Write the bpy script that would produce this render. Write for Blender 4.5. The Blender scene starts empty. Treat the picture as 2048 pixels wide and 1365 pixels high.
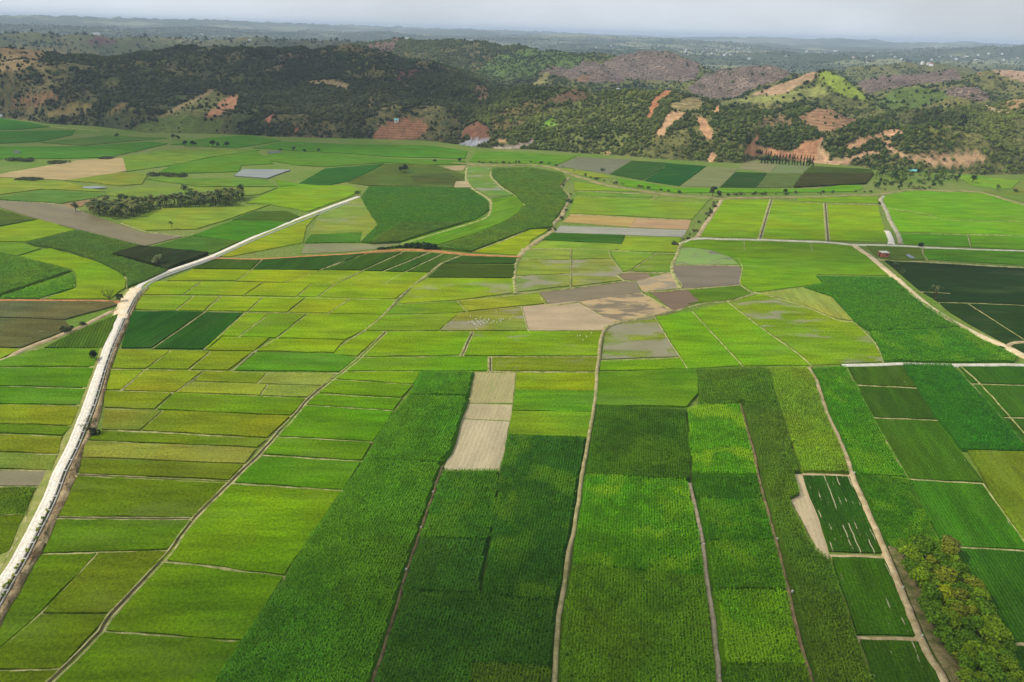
import bpy, bmesh, math, random
import numpy as np
from mathutils import Matrix, Vector
random.seed(7); RNG = np.random.default_rng(7)
SC = bpy.context.scene; COL = SC.collection
R_ = math.radians

# ------------------------------------------------------------------ camera, sky, sun, exposure
CAM_H = 120.0; FPX = 1365.0; CX, CY = 1024.0, 682.5
PITCH = math.atan((682.5 - 62.0) / FPX); ROLL = R_(1.6)
_f = Vector((0, math.cos(PITCH), -math.sin(PITCH))); _u = Vector((0, math.sin(PITCH), math.cos(PITCH))); _r = Vector((1, 0, 0))
_cr = _r * math.cos(ROLL) + _u * math.sin(ROLL); _cu = _u * math.cos(ROLL) - _r * math.sin(ROLL)
cam = bpy.data.cameras.new('camera'); cam.sensor_width = 36.0; cam.lens = FPX / 2048.0 * 36.0
cam.clip_start = 1.0; cam.clip_end = 90000.0
cam_o = bpy.data.objects.new('camera', cam); COL.objects.link(cam_o); SC.camera = cam_o
cam_o.matrix_world = Matrix(((_cr.x, _cu.x, -_f.x, 0), (_cr.y, _cu.y, -_f.y, 0), (_cr.z, _cu.z, -_f.z, CAM_H), (0, 0, 0, 1)))

SUN_EL = R_(47.0); SUN_AZ = R_(-88.0)          # azimuth from +Y, clockwise seen from above
SUN = Vector((math.sin(SUN_AZ) * math.cos(SUN_EL), math.cos(SUN_AZ) * math.cos(SUN_EL), math.sin(SUN_EL)))
w = bpy.data.worlds.new('World'); SC.world = w; w.use_nodes = True
nt = w.node_tree; nt.nodes.clear()
out = nt.nodes.new('ShaderNodeOutputWorld'); sky = nt.nodes.new('ShaderNodeTexSky'); sky.sky_type = 'NISHITA'; sky.sun_disc = False
sky.sun_elevation = SUN_EL; sky.sun_rotation = SUN_AZ; sky.altitude = 100; sky.air_density = 1.0; sky.dust_density = 3.0; sky.ozone_density = 1.0
bg = nt.nodes.new('ShaderNodeBackground'); bg.inputs[1].default_value = 0.11
bg2 = nt.nodes.new('ShaderNodeBackground'); bg2.inputs[0].default_value = (0.785, 0.84, 0.90, 1); bg2.inputs[1].default_value = 1.15
tc = nt.nodes.new('ShaderNodeTexCoord'); mp = nt.nodes.new('ShaderNodeMapping'); mp.inputs['Scale'].default_value = (1.0, 1.0, 3.2); mp.inputs['Location'].default_value = (0.35, 0.2, 0.4)
ns = nt.nodes.new('ShaderNodeTexNoise'); ns.inputs['Scale'].default_value = 1.6; ns.inputs['Detail'].default_value = 5; ns.inputs['Roughness'].default_value = 0.5
rp = nt.nodes.new('ShaderNodeMapRange'); rp.interpolation_type = 'SMOOTHSTEP'; rp.inputs[1].default_value = 0.30; rp.inputs[2].default_value = 0.72; rp.inputs[3].default_value = 0.5; rp.inputs[4].default_value = 0.97
mx = nt.nodes.new('ShaderNodeMixShader')
L = nt.links.new
L(tc.outputs['Generated'], mp.inputs[0]); L(mp.outputs[0], ns.inputs['Vector']); L(ns.outputs[0], rp.inputs[0])
L(sky.outputs[0], bg.inputs[0]); L(rp.outputs[0], mx.inputs[0]); L(bg.outputs[0], mx.inputs[1]); L(bg2.outputs[0], mx.inputs[2]); L(mx.outputs[0], out.inputs[0])
sl = bpy.data.lights.new('sun', 'SUN'); sl.energy = 3.2; sl.angle = R_(0.5); sl.color = (1.0, 0.955, 0.88)
so = bpy.data.objects.new('sun', sl); COL.objects.link(so); so.rotation_euler = SUN.to_track_quat('Z', 'Y').to_euler()
SC.view_settings.view_transform = 'Standard'; SC.view_settings.look = 'None'; SC.view_settings.exposure = 0.0; SC.view_settings.gamma = 1.0
cy = SC.cycles; cy.max_bounces = 4; cy.diffuse_bounces = 2; cy.glossy_bounces = 2; cy.transparent_max_bounces = 12; cy.volume_bounces = 0
cy.use_denoising = True; cy.use_adaptive_sampling = False
try: cy.denoiser = 'OPENIMAGEDENOISE'; cy.denoising_input_passes = 'RGB_ALBEDO_NORMAL'; cy.denoising_prefilter = 'ACCURATE'
except Exception: pass

# ------------------------------------------------------------------ helpers
def ray(px, py):
    u = (px - CX) / FPX; v = (CY - py) / FPX
    d = _f + _cr * u + _cu * v
    return d
def G(px, py, z=0.0):
    d = ray(px, py); t = (z - CAM_H) / d.z
    return (d.x * t, d.y * t)
def RZ(px, py, dist):                       # the point seen at (px, py) that stands dist metres off
    d = ray(px, py); h = math.hypot(d.x, d.y)
    return (d.x / h * dist, d.y / h * dist, CAM_H + d.z / h * dist)
_M = np.array([[_cr.x, _cr.y, _cr.z], [_cu.x, _cu.y, _cu.z], [_f.x, _f.y, _f.z]])
def proj(P):                                # world points -> photo pixels (to look up which patch of hillside a vertex belongs to)
    q = (P - np.array([0, 0, CAM_H])) @ _M.T
    k = np.where(q[:, 2] > 1, q[:, 2], 1e9)
    return CX + q[:, 0] / k * FPX, CY - q[:, 1] / k * FPX
def inpoly(x, y, poly):
    n = len(poly); r = np.zeros(len(x), bool); j = n - 1
    for i in range(n):
        xi, yi = poly[i]; xj, yj = poly[j]
        if yi != yj:
            c = ((yi > y) != (yj > y)) & (x < (xj - xi) * (y - yi) / (yj - yi) + xi)
            r ^= c
        j = i
    return r
def _h(ix, iy, s):
    n = (ix * 374761393 + iy * 668265263 + s * 1274126177) & 0x7fffffff
    n = ((n ^ (n >> 13)) * 1274126177) & 0x7fffffff
    return ((n ^ (n >> 16)) & 0xffff) / 65535.0
def vnoise(x, y, s=0):
    ix = np.floor(x).astype(np.int64); iy = np.floor(y).astype(np.int64); fx = x - ix; fy = y - iy
    fx = fx * fx * (3 - 2 * fx); fy = fy * fy * (3 - 2 * fy)
    a = _h(ix, iy, s); b = _h(ix + 1, iy, s); c = _h(ix, iy + 1, s); d = _h(ix + 1, iy + 1, s)
    return (a + (b - a) * fx) * (1 - fy) + (c + (d - c) * fx) * fy
def fbm(x, y, o=4, s=0):
    r = 0; a = 0.5; t = 0
    for k in range(o):
        r = r + a * vnoise(x, y, s + k * 17); t += a; x = x * 2.03 + 11.3; y = y * 2.03 - 7.7; a *= 0.5
    return r / t
def lin(c):
    return tuple((v / 255 / 12.92 if v / 255 <= 0.04045 else ((v / 255 + 0.055) / 1.055) ** 2.4) for v in c)
def tag(o, label=None, cat=None, group=None, kind=None):
    if label: o['label'] = label
    if cat: o['category'] = cat
    if group: o['group'] = group
    if kind: o['kind'] = kind
    return o
def link(name, me, mat=None, parent=None):
    o = bpy.data.objects.new(name, me); COL.objects.link(o)
    if mat is not None:
        for m in (mat if isinstance(mat, (list, tuple)) else [mat]): me.materials.append(m)
    if parent: o.parent = parent
    return o
def empty(name, loc, rz=0.0, s=1.0):
    o = bpy.data.objects.new(name, None); COL.objects.link(o); o.location = loc; o.rotation_euler = (0, 0, rz); o.scale = (s, s, s); o.empty_display_size = 0.1
    return o
def npmesh(name, V, F4=None, F3=None, smooth=False):
    V = np.asarray(V, np.float32).reshape(-1, 3); parts = []; tot = []
    n4 = 0 if F4 is None else len(F4); n3 = 0 if F3 is None else len(F3)
    li = []
    if n4: li.append(np.asarray(F4, np.int32).reshape(-1))
    if n3: li.append(np.asarray(F3, np.int32).reshape(-1))
    li = np.concatenate(li); tot = np.concatenate([np.full(n4, 4, np.int32), np.full(n3, 3, np.int32)])
    st = np.concatenate([[0], np.cumsum(tot)[:-1]]).astype(np.int32)
    me = bpy.data.meshes.new(name); me.vertices.add(len(V)); me.vertices.foreach_set('co', V.reshape(-1))
    me.loops.add(len(li)); me.loops.foreach_set('vertex_index', li)
    me.polygons.add(len(tot)); me.polygons.foreach_set('loop_start', st); me.polygons.foreach_set('loop_total', tot)
    if smooth: me.polygons.foreach_set('use_smooth', np.ones(len(tot), bool))
    me.update(calc_edges=True); me.validate()
    return me
def vcol(me, C, name='Col'):
    a = me.color_attributes.new(name, 'FLOAT_COLOR', 'POINT')
    C4 = np.ones((len(C), 4), np.float32); C4[:, :3] = C
    a.data.foreach_set('color', C4.reshape(-1))

# ------------------------------------------------------------------ node helpers
class NT:
    def __init__(s, name):
        s.m = bpy.data.materials.new(name); s.m.use_nodes = True; s.t = s.m.node_tree; s.t.nodes.clear()
        s.out = s.n('ShaderNodeOutputMaterial'); s.b = s.n('ShaderNodeBsdfPrincipled'); s.l(s.b.outputs[0], s.out.inputs[0])
        s.b.inputs['Roughness'].default_value = 0.85; s.b.inputs['Specular IOR Level'].default_value = 0.06
    def n(s, k): return s.t.nodes.new(k)
    def l(s, a, b): s.t.links.new(a, b)
    def put(s, sock, v):
        if hasattr(v, 'is_output'): s.l(v, sock)
        else: sock.default_value = v if not (isinstance(v, tuple) and len(v) == 3 and sock.type == 'RGBA') else (*v, 1)
    def noise(s, vec, scale, detail=4, rough=0.55, dist=0.0):
        n = s.n('ShaderNodeTexNoise'); s.l(vec, n.inputs['Vector']); n.inputs['Scale'].default_value = scale
        n.inputs['Detail'].default_value = detail; n.inputs['Roughness'].default_value = rough; n.inputs['Distortion'].default_value = dist
        return n.outputs[0]
    def math(s, op, a, b=0.0, c=0.0, clamp=False):
        n = s.n('ShaderNodeMath'); n.operation = op; n.use_clamp = clamp
        s.put(n.inputs[0], a); s.put(n.inputs[1], b); s.put(n.inputs[2], c); return n.outputs[0]
    def ramp(s, v, a, b, lo=0.0, hi=1.0, smooth=True):
        n = s.n('ShaderNodeMapRange'); n.interpolation_type = 'SMOOTHSTEP' if smooth else 'LINEAR'
        s.put(n.inputs[0], v); s.put(n.inputs[1], a); s.put(n.inputs[2], b); s.put(n.inputs[3], lo); s.put(n.inputs[4], hi); return n.outputs[0]
    def mix(s, f, a, b, mode='MIX'):
        n = s.n('ShaderNodeMix'); n.data_type = 'RGBA'; n.blend_type = mode
        s.put(n.inputs[0], f); s.put(n.inputs[6], a); s.put(n.inputs[7], b); return n.outputs[2]
    def scale(s, c, f):
        n = s.n('ShaderNodeVectorMath'); n.operation = 'SCALE'; s.put(n.inputs[0], c); s.put(n.inputs[3], f); return n.outputs[0]
    def mulc(s, c, d): return s.mix(1.0, c, d, 'MULTIPLY')
    def mapping(s, vec, sc):
        n = s.n('ShaderNodeMapping'); s.l(vec, n.inputs[0]); n.inputs['Scale'].default_value = sc; return n.outputs[0]
    def pos(s): return s.n('ShaderNodeNewGeometry').outputs['Position']
    def uv(s): return s.n('ShaderNodeTexCoord').outputs['UV']
    def oattr(s, name):
        n = s.n('ShaderNodeAttribute'); n.attribute_type = 'OBJECT'; n.attribute_name = name; return n
    def vattr(s, name):
        n = s.n('ShaderNodeAttribute'); n.attribute_type = 'GEOMETRY'; n.attribute_name = name; return n
    def objcol(s): return s.n('ShaderNodeObjectInfo').outputs['Color']
    def bump(s, h, d=0.3, st=0.5):
        n = s.n('ShaderNodeBump'); s.l(h, n.inputs['Height']); n.inputs['Distance'].default_value = d; n.inputs['Strength'].default_value = st
        s.l(n.outputs[0], s.b.inputs['Normal'])
    def base(s, c): s.put(s.b.inputs['Base Color'], c)

def mat_field():
    s = NT('crop'); s.b.inputs['Specular IOR Level'].default_value = 0.03; P = s.pos(); U = s.uv(); base = s.objcol()
    st = s.mapping(U, (0.25, 1.0, 1.0))
    big = s.noise(P, 0.028, 3); mid = s.noise(st, 0.16, 4, 0.6); fine = s.noise(U, 1.3, 3, 0.7); fin2 = s.noise(P, 4.0, 2, 0.7)
    c = s.mix(s.ramp(big, 0.30, 0.70), s.mulc(base, (1.10, 0.97, 0.8)), s.mulc(base, (0.84, 1.0, 1.05)))
    c = s.scale(c, s.ramp(mid, 0.30, 0.72, 0.78, 1.20))
    c = s.scale(c, s.ramp(fine, 0.25, 0.75, 0.64, 1.36))
    c = s.scale(c, s.ramp(fin2, 0.25, 0.75, 0.70, 1.30))
    c = s.scale(c, s.ramp(s.noise(s.mapping(U, (0.12, 1.0, 1.0)), 0.45, 3, 0.6), 0.3, 0.7, 0.88, 1.12))
    thin = s.ramp(s.noise(s.mapping(U, (0.35, 1.0, 1.0)), 0.055, 5, 0.62, 0.4), 0.50, 0.74)
    c = s.mix(s.math('MULTIPLY', thin, 0.30), c, s.mix(0.45, base, (0.23, 0.26, 0.10)))
    # ploughed / sown rows
    sp = s.n('ShaderNodeSeparateXYZ'); s.l(U, sp.inputs[0]); ra = s.oattr('rows').outputs['Fac']
    wob = s.math('ADD', sp.outputs[1], s.math('MULTIPLY', s.noise(U, 0.5, 1), 0.25))
    wv = s.math('SINE', s.math('MULTIPLY', wob, s.math('DIVIDE', 6.2832, s.oattr('pitch').outputs['Fac'])))
    rowm = s.math('MULTIPLY', s.ramp(wv, -1.0, 0.2, 1.0, 0.0), ra)
    c = s.scale(c, s.math('SUBTRACT', 1.0, s.math('MULTIPLY', rowm, 0.55)))
    # bare soil showing where a row failed
    gap = s.oattr('gap').outputs['Fac']
    fr = s.math('ABSOLUTE', s.math('SUBTRACT', s.math('FRACT', s.math('ADD', s.math('DIVIDE', sp.outputs[1], 1.75), s.math('MULTIPLY', s.noise(s.mapping(U, (0.2, 0.05, 1.0)), 1.0, 2), 0.5))), 0.5))
    gn = s.noise(s.mapping(U, (0.11, 0.5, 1.0)), 1.0, 4, 0.65)
    gm = s.math('MULTIPLY', s.ramp(gn, s.math('SUBTRACT', 0.74, s.math('MULTIPLY', gap, 0.17)), s.math('SUBTRACT', 0.78, s.math('MULTIPLY', gap, 0.17))), s.ramp(gap, 0.0, 0.1))
    gm = s.math('MULTIPLY', gm, s.ramp(fr, 0.06, 0.10, 1.0, 0.0))
    c = s.mix(gm, c, (0.33, 0.31, 0.18))
    # thin crop: wet mud showing through in patches
    mud = s.oattr('mud').outputs['Fac']; mn = s.noise(s.mapping(U, (0.45, 1.0, 1.0)), 0.075, 6, 0.62, 0.6)
    mm = s.ramp(mn, s.math('SUBTRACT', 0.78, s.math('MULTIPLY', mud, 0.5)), s.math('SUBTRACT', 0.93, s.math('MULTIPLY', mud, 0.5)))
    mm = s.math('MULTIPLY', mm, s.ramp(mud, 0.0, 0.12))
    mudc = s.mix(s.noise(P, 0.1, 3), (0.20, 0.17, 0.10), (0.27, 0.25, 0.17))
    c = s.mix(s.math('MULTIPLY', mm, 0.85), c, mudc)
    # yellow patches in tall crops
    yel = s.oattr('yellow').outputs['Fac']; yn = s.noise(s.mapping(U, (0.5, 1.0, 1.0)), 0.10, 4, 0.55, 0.3)
    c = s.mix(s.math('MULTIPLY', s.ramp(yn, 0.50, 0.68), yel), c, (0.17, 0.30, 0.010))
    s.base(c); s.put(s.b.inputs['Roughness'], s.ramp(mm, 0, 1, 0.9, 0.35))
    s.bump(s.math('ADD', fine, s.math('MULTIPLY', fin2, 0.5)), 0.35, 0.55)
    return s.m
def mat_leaf():
    s = NT('corn_leaf'); P = s.pos(); base = s.objcol(); g = s.n('ShaderNodeNewGeometry').outputs['Random Per Island']
    big = s.noise(P, 0.035, 3); mid = s.noise(P, 0.22, 3)
    c = s.mix(s.ramp(big, 0.3, 0.7), s.mulc(base, (1.12, 0.98, 0.8)), s.mulc(base, (0.82, 1.0, 1.1)))
    c = s.scale(c, s.ramp(mid, 0.3, 0.7, 0.80, 1.22)); c = s.scale(c, s.ramp(g, 0, 1, 0.6, 1.5, False))
    yel = s.oattr('yellow').outputs['Fac']; yn = s.noise(P, 0.07, 4, 0.55, 0.4)
    c = s.mix(s.math('MULTIPLY', s.ramp(yn, 0.47, 0.62), yel), c, (0.23, 0.42, 0.008))
    s.base(c); s.b.inputs['Roughness'].default_value = 0.6; s.b.inputs['Specular IOR Level'].default_value = 0.06
    return s.m
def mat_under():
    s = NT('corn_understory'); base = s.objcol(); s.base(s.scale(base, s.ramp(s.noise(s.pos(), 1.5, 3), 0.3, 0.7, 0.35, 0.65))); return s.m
def mat_soil(name, a, b, sc=0.5, fine=3.0, rough=0.9, bumpd=0.2):
    s = NT(name); P = s.pos(); n = s.noise(P, sc, 5, 0.6); f = s.noise(P, fine, 3, 0.65)
    c = s.mix(s.ramp(n, 0.32, 0.68), a, b); c = s.scale(c, s.ramp(f, 0.25, 0.75, 0.72, 1.25)); s.base(c)
    s.b.inputs['Roughness'].default_value = rough; s.bump(s.math('ADD', n, f), bumpd, 0.6); return s.m
def mat_bare():                           # harvested, ploughed or flooded plots; colour comes from the object
    s = NT('bare_plot'); P = s.pos(); U = s.uv(); base = s.objcol()
    a = s.noise(s.mapping(U, (0.3, 1, 1)), 0.12, 5, 0.6); f = s.noise(s.mapping(U, (0.4, 1, 1)), 1.6, 3, 0.7)
    c = s.scale(base, s.ramp(a, 0.3, 0.7, 0.84, 1.14)); c = s.scale(c, s.ramp(f, 0.25, 0.75, 0.86, 1.14))
    weed = s.oattr('weed').outputs['Fac']; wn = s.noise(s.mapping(U, (0.5, 1, 1)), 0.11, 6, 0.65, 0.5)
    wm = s.math('MULTIPLY', s.ramp(wn, s.math('SUBTRACT', 0.75, s.math('MULTIPLY', weed, 0.4)), s.math('SUBTRACT', 0.86, s.math('MULTIPLY', weed, 0.4))), s.ramp(weed, 0, 0.1))
    c = s.mix(s.math('MULTIPLY', wm, 0.8), c, s.oattr('weedcol').outputs['Color'])
    sp = s.n('ShaderNodeSeparateXYZ'); s.l(U, sp.inputs[0])
    wv = s.math('SINE', s.math('MULTIPLY', s.math('ADD', sp.outputs[1], s.math('MULTIPLY', s.noise(U, 0.3, 1), 0.5)), s.math('DIVIDE', 6.2832, s.oattr('pitch').outputs['Fac'])))
    c = s.scale(c, s.math('SUBTRACT', 1.0, s.math('MULTIPLY', s.ramp(wv, -1, 0.3, 1, 0), s.math('MULTIPLY', s.oattr('rows').outputs['Fac'], 0.35))))
    s.base(c); wet = s.oattr('wet').outputs['Fac']; s.put(s.b.inputs['Roughness'], s.ramp(wet, 0, 1, 0.9, 0.22)); s.b.inputs['Specular IOR Level'].default_value = 0.3
    bp = s.n('ShaderNodeBump'); s.l(f, bp.inputs['Height']); bp.inputs['Distance'].default_value = 0.15; s.put(bp.inputs['Strength'], s.ramp(wet, 0, 1, 0.5, 0.03)); s.l(bp.outputs[0], s.b.inputs['Normal'])
    return s.m
def mat_foliage(name, var=0.35):
    s = NT(name); P = s.pos(); g = s.n('ShaderNodeNewGeometry').outputs['Random Per Island']; o = s.n('ShaderNodeObjectInfo')
    c = s.scale(o.outputs['Color'], s.ramp(g, 0, 1, 1 - var, 1 + var * 1.3, False)); c = s.scale(c, s.ramp(s.noise(P, 1.2, 3), 0.3, 0.7, 0.8, 1.2))
    s.base(c); s.b.inputs['Roughness'].default_value = 0.6; return s.m
def mat_vcol(name, terr=True, sc=(0.25, 1.2), amp=0.3):
    s = NT(name); P = s.pos(); c = s.vattr('Col').outputs['Color']
    n = s.noise(P, sc[0], 5, 0.65); f = s.noise(P, sc[1], 3, 0.65); b = s.noise(P, 0.02, 4, 0.6)
    c = s.scale(c, s.ramp(n, 0.3, 0.7, 1 - amp, 1 + amp)); c = s.scale(c, s.ramp(f, 0.3, 0.7, 1 - amp * 0.8, 1 + amp * 0.8)); c = s.scale(c, s.ramp(b, 0.3, 0.7, 0.85, 1.15))
    if terr:
        sc_ = s.ramp(s.noise(P, 0.16, 6, 0.72), 0.46, 0.58); dn = s.vattr('Den').outputs['Fac']; c = s.mix(s.math('MULTIPLY', s.math('MULTIPLY', sc_, 0.72), dn), c, (0.030, 0.045, 0.014))
        sp = s.n('ShaderNodeSeparateXYZ'); s.l(P, sp.inputs[0]); t = s.vattr('Ter').outputs['Fac']
        z = s.math('ADD', sp.outputs[2], s.math('MULTIPLY', s.noise(P, 0.03, 2), 4.0))
        wv = s.math('SINE', s.math('MULTIPLY', z, 2.6))
        dk = s.math('MULTIPLY', s.math('MULTIPLY', s.ramp(wv, -0.2, 0.7), t), s.ramp(s.noise(P, 0.4, 3), 0.35, 0.6, 0.3, 1.0))
        c = s.mix(s.math('MULTIPLY', dk, 0.75), c, (0.05, 0.06, 0.025))
    s.base(c); s.bump(s.math('ADD', n, f), 1.2, 0.6); return s.m

M_FIELD = mat_field(); M_LEAF = mat_leaf(); M_UNDER = mat_under(); M_BARE = mat_bare()
M_BUND = mat_soil('dry_bund', lin((176, 166, 116)), lin((112, 122, 56)), 0.35, 2.5)
M_DIRT = mat_soil('dirt_path', lin((186, 166, 128)), lin((150, 132, 92)), 0.35, 3.0)
M_RED = mat_soil('red_dirt_path', lin((190, 130, 85)), lin((160, 112, 66)), 0.3, 3.0)
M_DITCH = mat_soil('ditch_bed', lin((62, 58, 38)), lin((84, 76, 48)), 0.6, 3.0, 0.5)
M_ROAD = mat_soil('pale_road', lin((224, 216, 198)), lin((212, 202, 182)), 0.25, 1.5, 0.85, 0.05)
M_BANK = mat_soil('earth_bank', lin((170, 150, 112)), lin((118, 98, 68)), 0.22, 1.4, 0.9, 0.8)
M_VERGE = mat_soil('dry_verge', lin((150, 146, 84)), lin((120, 130, 60)), 0.25, 2.0)
M_CONC = mat_soil('concrete', lin((205, 203, 192)), lin((184, 180, 166)), 0.8, 5.0, 0.8, 0.03)
M_BARK = mat_soil('bark', lin((92, 78, 60)), lin((66, 56, 44)), 2.0, 9.0)
M_TREE = mat_foliage('tree_leaves'); M_PALM = mat_foliage('palm_fronds', 0.45)
M_FOREST = mat_vcol('hillside_forest', False, (0.8, 3.0), 0.35); M_HILL = mat_vcol('hillside', True, (0.12, 0.7), 0.28)
# ------------------------------------------------------------------ ground
me = npmesh('ground', [(-40000, -3000, -0.02), (40000, -3000, -0.02), (40000, 60000, -0.02), (-40000, 60000, -0.02)], [(0, 1, 2, 3)])
M_GROUND = mat_soil('ground', lin((92, 118, 36)), lin((112, 122, 58)), 0.02, 0.5)
go = link('ground', me, M_GROUND); tag(go, 'flat green valley floor under the fields', kind='structure')
# ------------------------------------------------------------------ fields
DIR = {'d1': ((1193, 744), (1109, 1365)), 'd2': ((1380, 970), (1440, 1365)), 'd3': ((1481, 809), (1625, 1365)), 'd4': ((1705, 949), (1892, 1365)),
       'l2': ((735, 907), (433, 1365)), 'h': ((284, 591), (700, 597)), 'ditch': ((520, 907), (698, 734)), 'k': ((1902, 728), (2048, 895)), 'road': ((140, 898), (246, 621))}
NF = [0]
# colour gain per crop kind, tuned against the rendered field tones
KF = {'rice': (0.79, 0.70, 0.30), 'corn': (1.75, 1.12, 0.42), 'bean': (1.15, 0.68, 0.28), 'bare': (0.70, 0.67, 0.58), 'mud': (0.57, 0.55, 0.47), 'water': (0.66, 0.63, 0.56), 'weed': (0.66, 0.74, 0.5)}
def edge_pts(poly, z, step=5.0, jit=0.32):
    P = [Vector((*G(x, y, z), 0)) for x, y in poly]; r = []
    for a, b in zip(P, P[1:] + P[:1]):
        n = max(1, int((b - a).length / step)); n = min(n, 40)
        d = (b - a); nn = Vector((-d.y, d.x, 0)).normalized() if d.length > 1e-6 else Vector((0, 0, 0))
        for k in range(n):
            p = a + d * (k / n)
            if k: p = p + nn * random.uniform(-jit, jit)
            r.append((p.x, p.y))
    return r
def frame(rd, poly):
    if rd is None:
        P = [Vector(G(x, y)) for x, y in poly]; a, b = max(zip(P, P[1:] + P[:1]), key=lambda e: (e[1] - e[0]).length)
    else:
        q = DIR[rd] if isinstance(rd, str) else rd
        a, b = Vector(G(*q[0])), Vector(G(*q[1]))
    d = (b - a).normalized(); return d.x, d.y
def setuv(me, dx, dy):
    n = len(me.loops); vi = np.empty(n, np.int32); me.loops.foreach_get('vertex_index', vi)
    co = np.empty(len(me.vertices) * 3, np.float32); me.vertices.foreach_get('co', co); co = co.reshape(-1, 3)[vi]
    uv = np.stack([co[:, 0] * dx + co[:, 1] * dy, -co[:, 0] * dy + co[:, 1] * dx], 1).astype(np.float32)
    l = me.uv_layers.new(name='UVMap'); l.data.foreach_set('uv', uv.reshape(-1))
def slab(name, pts, h, z0=-0.05):
    bm = bmesh.new(); top = [bm.verts.new((x, y, h)) for x, y in pts]; bot = [bm.verts.new((x, y, z0)) for x, y in pts]
    f = bm.faces.new(top); f.normal_update()
    if f.normal.z < 0: f.normal_flip()
    n = len(pts)
    for i in range(n): bm.faces.new((top[i], top[(i + 1) % n], bot[(i + 1) % n], bot[i]))
    bmesh.ops.recalc_face_normals(bm, faces=bm.faces)
    bmesh.ops.triangulate(bm, faces=[q for q in bm.faces if len(q.verts) > 4])
    me = bpy.data.meshes.new(name); bm.to_mesh(me); bm.free(); return me
DIKES = {'centre': ([(1347,620),(1290,634),(1231,646),(1210,658),(1201,680),(1198,714),(1194,744),(1194,768),(1186,827),(1173,898),(1164,949),(1150,1049),(1137,1103),(1128,1172),(1120,1216),(1114,1274),(1109,1365),(1098,1480)], 1.15),
 'grey': ([(1379,966),(1399,1049),(1406,1093),(1416,1172),(1427,1240),(1440,1365),(1456,1480)], 1.1),
 'red': ([(1481,808),(1495,861),(1508,905),(1519,960),(1536,1025),(1552,1083),(1575,1172),(1594,1257),(1625,1365),(1664,1480)], 1.0),
 'pale': ([(1618,735),(1635,768),(1652,820),(1687,898),(1705,949),(1724,994),(1745,1042),(1769,1096),(1803,1179),(1837,1261),(1856,1302),(1893,1365),(1950,1480)], 1.3),
 'sunken': ([(884,932),(866,989),(842,1059),(813,1144),(788,1233),(745,1365),(708,1480)], .8), 'track': ([(1683,730),(1750,729),(1806,727)], 1.6), 'slit': ([(980,1085),(970,1130),(960,1190)], 0.7), 'left': ([(948,744),(938,794),(903,905),(884,926)], 0.6)}
DK_S = []
for pl, wd in DIKES.values():
    q = [G(*p) for p in pl]; DK_S += [(a, b, wd) for a, b in zip(q, q[1:])]
def clear_of_dikes(x, y):
    k = np.ones(len(x), bool)
    for a, b, wd in DK_S:
        dx, dy = b[0] - a[0], b[1] - a[1]; t = np.clip(((x - a[0]) * dx + (y - a[1]) * dy) / (dx * dx + dy * dy), 0, 1)
        k &= np.hypot(x - a[0] - t * dx, y - a[1] - t * dy) > wd
    return k
def blades(pts, dx, dy, rs, ps, h, nb, ln, wd, quad=True):
    pts = np.array(pts); A = pts @ np.array([dx, dy]); B = pts @ np.array([-dy, dx])
    near = pts[:, 1].min(); sc = 1.0
    a = np.arange(A.min(), A.max(), ps); b = np.arange(math.floor(B.min() / rs) * rs, B.max(), rs)
    aa, bb = np.meshgrid(a, b); aa = aa.ravel() + RNG.uniform(-.5, .5, aa.size) * ps; bb = bb.ravel() + RNG.normal(0, .06, bb.size) * rs
    x = aa * dx - bb * dy; y = aa * dy + bb * dx; k = inpoly(x, y, [tuple(p) for p in pts]) & clear_of_dikes(x, y); x = x[k]; y = y[k]
    n = len(x)
    if n == 0: return np.zeros((0, 3)), [], []
    hh = h * (0.90 + 0.2 * fbm(x * 0.08, y * 0.08, 3, 5)) * RNG.uniform(0.88, 1.08, n)
    V = []; 
    X = np.repeat(x, nb); Y = np.repeat(y, nb); H = np.repeat(hh, nb); m = n * nb
    th = RNG.uniform(0, 6.283, m); l = ln * RNG.uniform(0.7, 1.25, m); wv = wd * RNG.uniform(0.7, 1.3, m); ct, s_ = np.cos(th), np.sin(th)
    zb = H * RNG.uniform(0.6, 0.82, m)
    def pt(d, o, z): return np.stack([X + ct * d - s_ * o, Y + s_ * d + ct * o, z], 1)
    p0 = pt(0 * l, -wv * .4, zb); p1 = pt(0 * l, wv * .4, zb); p2 = pt(l * .5, wv * .5, zb + H * RNG.uniform(.16, .3, m)); p3 = pt(l * .5, -wv * .5, p2[:, 2]); p4 = pt(l, 0 * l, p2[:, 2] - H * RNG.uniform(.0, .16, m))
    V = np.stack([p0, p1, p2, p3, p4], 1).reshape(-1, 3); i = np.arange(m)[:, None] * 5
    return V, i + np.array([[0, 1, 2, 3]]), i + np.array([[3, 2, 4]])
NAMES = {'rice': 'rice_paddy', 'corn': 'corn_field', 'bean': 'row_crop_field', 'bare': 'bare_field', 'mud': 'muddy_field', 'water': 'flooded_field', 'weed': 'weedy_plot'}
GRP = {'rice': 'rice paddies between the low bunds', 'corn': 'fields of tall corn', 'bean': 'dark green row crop plots', 'bare': 'bare and stubble plots', 'mud': 'ploughed muddy plots', 'water': 'flooded paddies', 'weed': 'weedy fallow plots'}
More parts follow.
